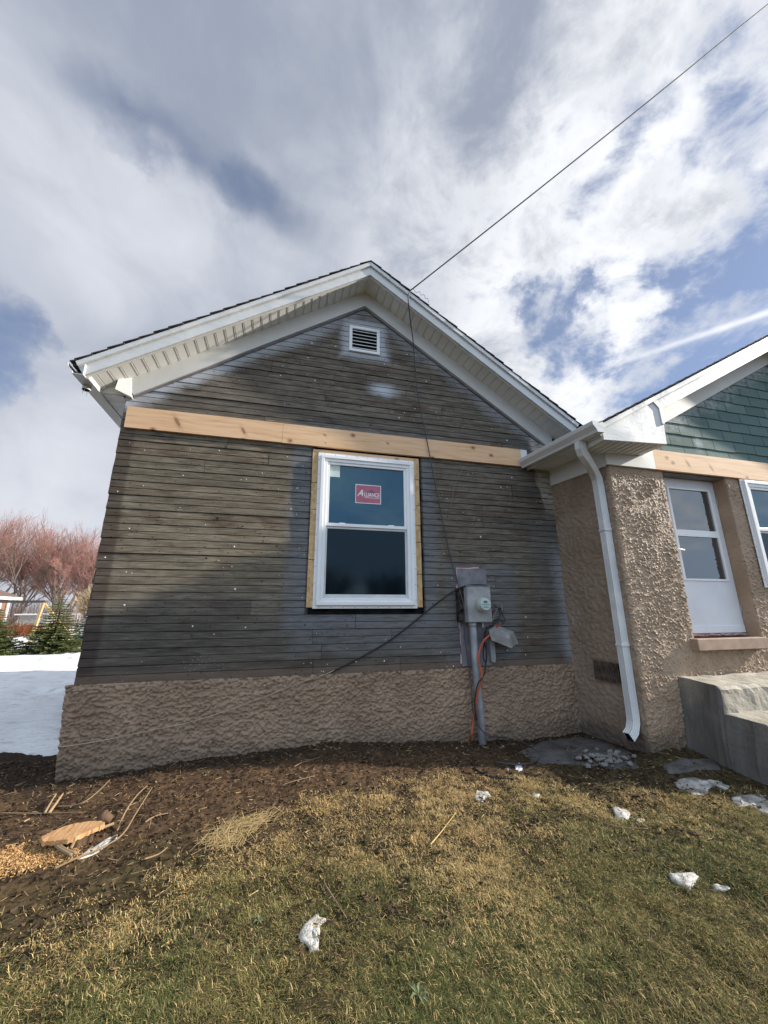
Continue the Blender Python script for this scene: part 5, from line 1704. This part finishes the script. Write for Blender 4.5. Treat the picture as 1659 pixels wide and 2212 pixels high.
def bare_tree(loc, h, seed, stems, label, twigmat='twig_red', group='bare trees beyond the yard', spread=.35):
    r = random.Random(seed); wood = ([], [], [], []); tw = ([], [], [], [])
    def grow(p, d, L, rad, lvl):
        n = 3
        for k in range(n):
            d = (d + Vector((r.gauss(0, .10), r.gauss(0, .10), r.gauss(.03, .06)))).normalized()
            q = p + d * (L / n); r1 = rad * .86
            tgt = wood if lvl < 5 else tw
            tgt[0].append(tuple(p)); tgt[1].append(tuple(q)); tgt[2].append(rad); tgt[3].append(r1)
            p, rad = q, r1
            if lvl < 5 and (k > 0 or lvl > 0):
                for _ in range(r.choice([1, 1, 2]) if lvl < 3 else r.choice([0, 1, 1, 2])):
                    ax = d.orthogonal().normalized(); ax.rotate(Matrix.Rotation(r.uniform(0, 6.28), 3, d))
                    d2 = d.copy(); d2.rotate(Matrix.Rotation(r.uniform(.3, .75), 3, ax)); d2 = (d2 + Vector((0, 0, .22))).normalized()
                    grow(p, d2, L * r.uniform(.55, .75), rad * .6, lvl + 1)
        if lvl < 5: grow(p, d, L * .7, rad * .85, lvl + 1)
    for k in range(stems):
        a = r.uniform(0, 6.28)
        grow(Vector((r.uniform(-.2, .2), r.uniform(-.2, .2), -.1)), Vector((math.cos(a) * spread, math.sin(a) * spread, 1)).normalized(), h * r.uniform(.30, .40), h * .014, 0)
    t = thing('bare_tree', label, 'tree', loc, group)
    L = Vector(loc)
    def off(a): return np.array(a) + np.array(loc)
    segs_mesh('trunk', off(wood[0]), off(wood[1]), np.maximum(np.array(wood[2]) * .85, .006), np.maximum(np.array(wood[3]) * .85, .005), M['bark_pale'], t, 4)
    segs_mesh('crown', off(tw[0]), off(tw[1]), np.maximum(np.array(tw[2]) * .7, .0055), np.maximum(np.array(tw[3]) * .7, .0045), M[twigmat], t, 3)
    return t


def dup(root, loc, label, rz, scale=1.0):
    c = root.copy(); COL.objects.link(c); c.location = loc; c.rotation_euler = (0, 0, rz); c.scale = (scale,) * 3
    c['label'] = label
    for ch in root.children:
        d = ch.copy(); COL.objects.link(d); d.parent = c
    return c


def gl_(x, y): return (x, y, float(gh(np.array([x]), np.array([y]))[0]))


bt1 = bare_tree(gl_(-21.5, 36), 9.2, 3, 5, 'reddish bare tree standing tallest behind the swing set')
bt2 = bare_tree(gl_(-17.2, 38), 7.8, 8, 5, 'reddish bare tree with leaning stems behind the green spruce')
bt3 = bare_tree(gl_(-25.5, 40), 8.6, 14, 4, 'bare tree at the left edge behind the brick house', 'twig_brown')
dup(bt1, gl_(-19.2, 42), 'bare tree set back between the swing set and the spruce', 1.9, .98)
dup(bt2, gl_(-14.4, 37), 'lower bare tree beside the weathered house corner', 2.6, .86)
#dup(bt3, gl_(-16.0, 43), 'thin bare tree in the back row right of the spruce tops', .7, .82)
dup(bt2, gl_(-23.6, 44), 'bare tree in the back row left of the swing set', 4.0, 1.08)
bt4 = bare_tree(gl_(-9.6, 24), 2.6, 21, 4, 'pale leafless shrub between the two spruces', 'straw', 'bare shrubs', .5)

# thicket under the trees: nobody could count its stems
n = 2600
x = NR.uniform(-30, -10, n); y = NR.uniform(31, 45, n); hh = NR.uniform(.5, 2.6, n) * (.5 + fbm(x * .4, y * .4, 7))
P0 = np.stack([x, y, gh(x, y)], 1); P1 = P0 + np.stack([NR.normal(0, .22, n) * hh, NR.normal(0, .22, n) * hh, hh], 1)
tag(segs_mesh('thicket', P0, P1, np.full(n, .016), np.full(n, .006), M['twig_brown'], None), kind='stuff')
n = 2400
x = NR.uniform(-17, -11.2, n); y = NR.uniform(23.5, 26.0, n); hh = NR.uniform(.25, .75, n)
P0 = np.stack([x, y, gh(x, y) - .02], 1); P1 = P0 + np.stack([NR.normal(0, .3, n) * hh, NR.normal(0, .3, n) * hh, hh], 1)
tag(segs_mesh('red_brush', P0, P1, np.full(n, .012), np.full(n, .006), M['brush_red'], None), kind='stuff')


def spruce(loc, h, rad, seed, mat, label):
    g = np.random.default_rng(seed)
    t = thing('spruce', label, 'tree', loc, 'spruces on the snow')
    b = MB(); b.tube([(loc[0], loc[1], loc[2] - .05), (loc[0], loc[1], loc[2] + h * .97)], [rad * .06, .008], 7); b.build('trunk', M['bark'], t)
    Ps, Ds, Ls = [], [], []
    tiers = int(h / .075)
    for k in range(tiers):
        f = k / tiers; z0 = .06 + f * h * .95
        R = rad * (1 - f) ** .85 + .03
        nbr = int(9 + 13 * (1 - f)); a0 = g.uniform(0, 6.28)
        for j in range(nbr):
            a = a0 + j * 6.283 / nbr + g.normal(0, .15); rr_ = R * g.uniform(.62, 1.12)
            m = max(5, int(rr_ / .022)); s = np.linspace(.12, 1, m)
            zc = z0 - .22 * rr_ * s + .20 * rr_ * s ** 2.2 + g.normal(0, .008)
            px = np.stack([np.cos(a) * rr_ * s, np.sin(a) * rr_ * s, zc], 1)
            for side in range(4):
                aa = a + (g.normal(.75, .3, m) if side % 2 else -g.normal(.75, .3, m))
                Ps.append(px); Ds.append(np.stack([np.cos(aa), np.sin(aa), g.normal(.02, .25, m)], 1)); Ls.append((.035 + .075 * rr_ / rad * (1 - s * .45)) * g.uniform(.6, 1.2, m))
    P, D, L = np.concatenate(Ps), np.concatenate(Ds), np.concatenate(Ls)
    D /= np.linalg.norm(D, axis=1)[:, None]; n = len(P)
    sd_ = np.cross(D, g.normal(0, 1, (n, 3))); sd_ /= np.linalg.norm(sd_, axis=1)[:, None]; sd_ *= (L * .16)[:, None]
    P = P + np.array(loc)
    V = np.stack([P - sd_, P + D * (L * .6)[:, None] - sd_ * .9, P + D * L[:, None], P + D * (L * .6)[:, None] + sd_ * .9], 1).reshape(-1, 3)
    np_mesh('foliage', V, np.arange(4 * n).reshape(n, 4), M[mat], t)
    return t


p = aZ(112, 1406, .08); spruce((p[0], p[1], .05), 1.78, .86, 1, 'spruce_green', 'dark green spruce on the snow beside the house corner')
p = aZ(160, 1402, .08); spruce((p[0] + .05, p[1] + .9, .05), 1.72, .62, 2, 'spruce_blue', 'blue grey spruce half hidden by the house corner')
p = aZ(-22, 1412, .08); spruce((p[0], p[1], .05), 1.35, .78, 4, 'spruce_green', 'green spruce cut off by the left edge of the picture')

# swing set
ax_ = aY(94, 1302, 20.3); gA = aZ(62, 1394, .05); gB = aZ(113, 1375, .05)
sw = thing('swing_set', 'wooden A frame swing set standing in the snow', 'swing set', (ax_[0], 20.3, 0))
top_ = np.array(ax_)
for (fx, fy) in ((gA[0], gA[1]), (ax_[0] + .85, 21.6)):
    b = MB(); b.rtube([(fx, fy, .0), tuple(top_)], [(-.05, -.04), (.05, -.04), (.05, .04), (-.05, .04)]); b.build('leg', M['swing_wood'], sw)
b = MB(); l1 = np.array([gA[0], gA[1], 0]); l2 = np.array([ax_[0] + .85, 21.6, 0]); b.rtube([l1 + (top_ - l1) * .38, l2 + (top_ - l2) * .38], [(-.04, -.04), (.04, -.04), (.04, .04), (-.04, .04)]); b.build('crossbar', M['swing_wood'], sw)
b = MB(); b.rtube([tuple(top_ + np.array([.1, 0, .05])), tuple(top_ + np.array([-3.6, 1.1, .05]))], [(-.05, -.07), (.05, -.07), (.05, .07), (-.05, .07)]); b.build('beam', M['swing_beam'], sw)
far_top = top_ + np.array([-3.6, 1.1, 0])
for s in (-.9, .9):
    b = MB(); b.rtube([(far_top[0] + s * .3, far_top[1] + s, 0), tuple(far_top)], [(-.05, -.04), (.05, -.04), (.05, .04), (-.05, .04)]); b.build('leg', M['swing_wood'], sw)
for k in (1.2, 2.2):
    c = top_ + np.array([-k, .31 * k, 0])
    b = MB(); b.tube([tuple(c), (c[0], c[1], .5)], .012, 5); b.tube([tuple(c - np.array([.4, -.12, 0])), (c[0] - .4, c[1] + .12, .5)], .012, 5); b.build('rope', M['swing_beam'], sw)
    b = MB(); b.box(c[0] - .45, c[0] + .05, c[1] - .05, c[1] + .2, .47, .50); b.build('seat', M['black_rubber'], sw)

# brick house at the far left
hx1 = aY(22, 1300, 31)[0]; ztop = aY(22, 1296, 31)[2]
fh = thing('brick_house', 'small brick house with white trim at the far left edge', 'house', (hx1 - 3, 29, 0))
b = MB(); b.box(hx1 - 7, hx1 - .06, 26.5, 31, -.3, ztop); b.build('wall', M['brick'], fh)
b = MB(); b.box(hx1 - .14, hx1, 30.85, 31.02, -.2, ztop); b.build('corner_board', M['far_white'], fh)
b = MB(); b.box(hx1 - 7.2, hx1 + .35, 26.1, 31.5, ztop, ztop + .17); b.build('eave', M['far_white'], fh)
b = MB(); b.add([(hx1 - 7.2, 26.1, ztop + .17), (hx1 + .35, 26.1, ztop + .17), (hx1 + .35, 31.5, ztop + .17), (hx1 - 7.2, 31.5, ztop + .17), (hx1 - 2.5, 28.8, ztop + 1.7), (hx1 - 7.2, 28.8, ztop + 1.7)], [(0, 1, 4, 5), (1, 2, 4), (2, 3, 5, 4), (3, 0, 5), (3, 2, 1, 0)]); b.build('roof', M['far_roof'], fh)
wn_ = bpy.data.objects.new('window', None); COL.objects.link(wn_); wn_.parent = fh; wn_.location = Vector((hx1, 29.4, 1.2)) - fh.location
b = MB(); b.box(hx1 - .06, hx1 + .02, 28.9, 30.2, .85, 1.95); b.build('frame', M['far_white'], wn_)
b = MB(); b.box(hx1 + .02, hx1 + .03, 29.05, 30.05, 1.0, 1.82); b.build('pane', M['glass_lower'], wn_)

# pale trailer among the trees
tx0, tx1 = aY(30, 1330, 30)[0], aY(104, 1330, 30)[0]
tz = aY(60, 1326, 30)[2]
tl = thing('utility_trailer', 'pale low trailer half hidden among the bare stems', 'trailer', ((tx0 + tx1) / 2, 30.5, 0))
b = MB(); b.box(tx0 + .3, tx1 - .1, 30.1, 31.6, .25, tz - .08); b.build('body', M['dull_plastic'], tl)
b = MB(); b.box(tx0, tx1, 30.0, 31.7, tz - .075, tz); b.build('top', M['far_white'], tl)
for xx in (tx0 + .8, tx1 - .7):
    b = MB(); b.cyl((xx, 30.02, .2), (0, 1, 0), .3, .2, 14); b.build('wheel', M['black_rubber'], tl)

# bare trees behind the photographer, seen mirrored in the window panes
bt5 = bare_tree((6.0, -40, 0), 7.6, 33, 5, 'bare tree mirrored in the window panes, behind the photographer', 'twig_brown', 'bare trees mirrored in the window')
for k, (xx, yy, s) in enumerate(((-3, -44, 1.0), (12.5, -43, .95), (20, -41, 1.05), (-10, -42, .9), (27, -44, .95), (3, -48, 1.1), (16, -48, 1.1))):
    dup(bt5, (xx, yy, 0), 'bare tree mirrored in the window panes, behind the photographer', 1.1 * k + .6, s)
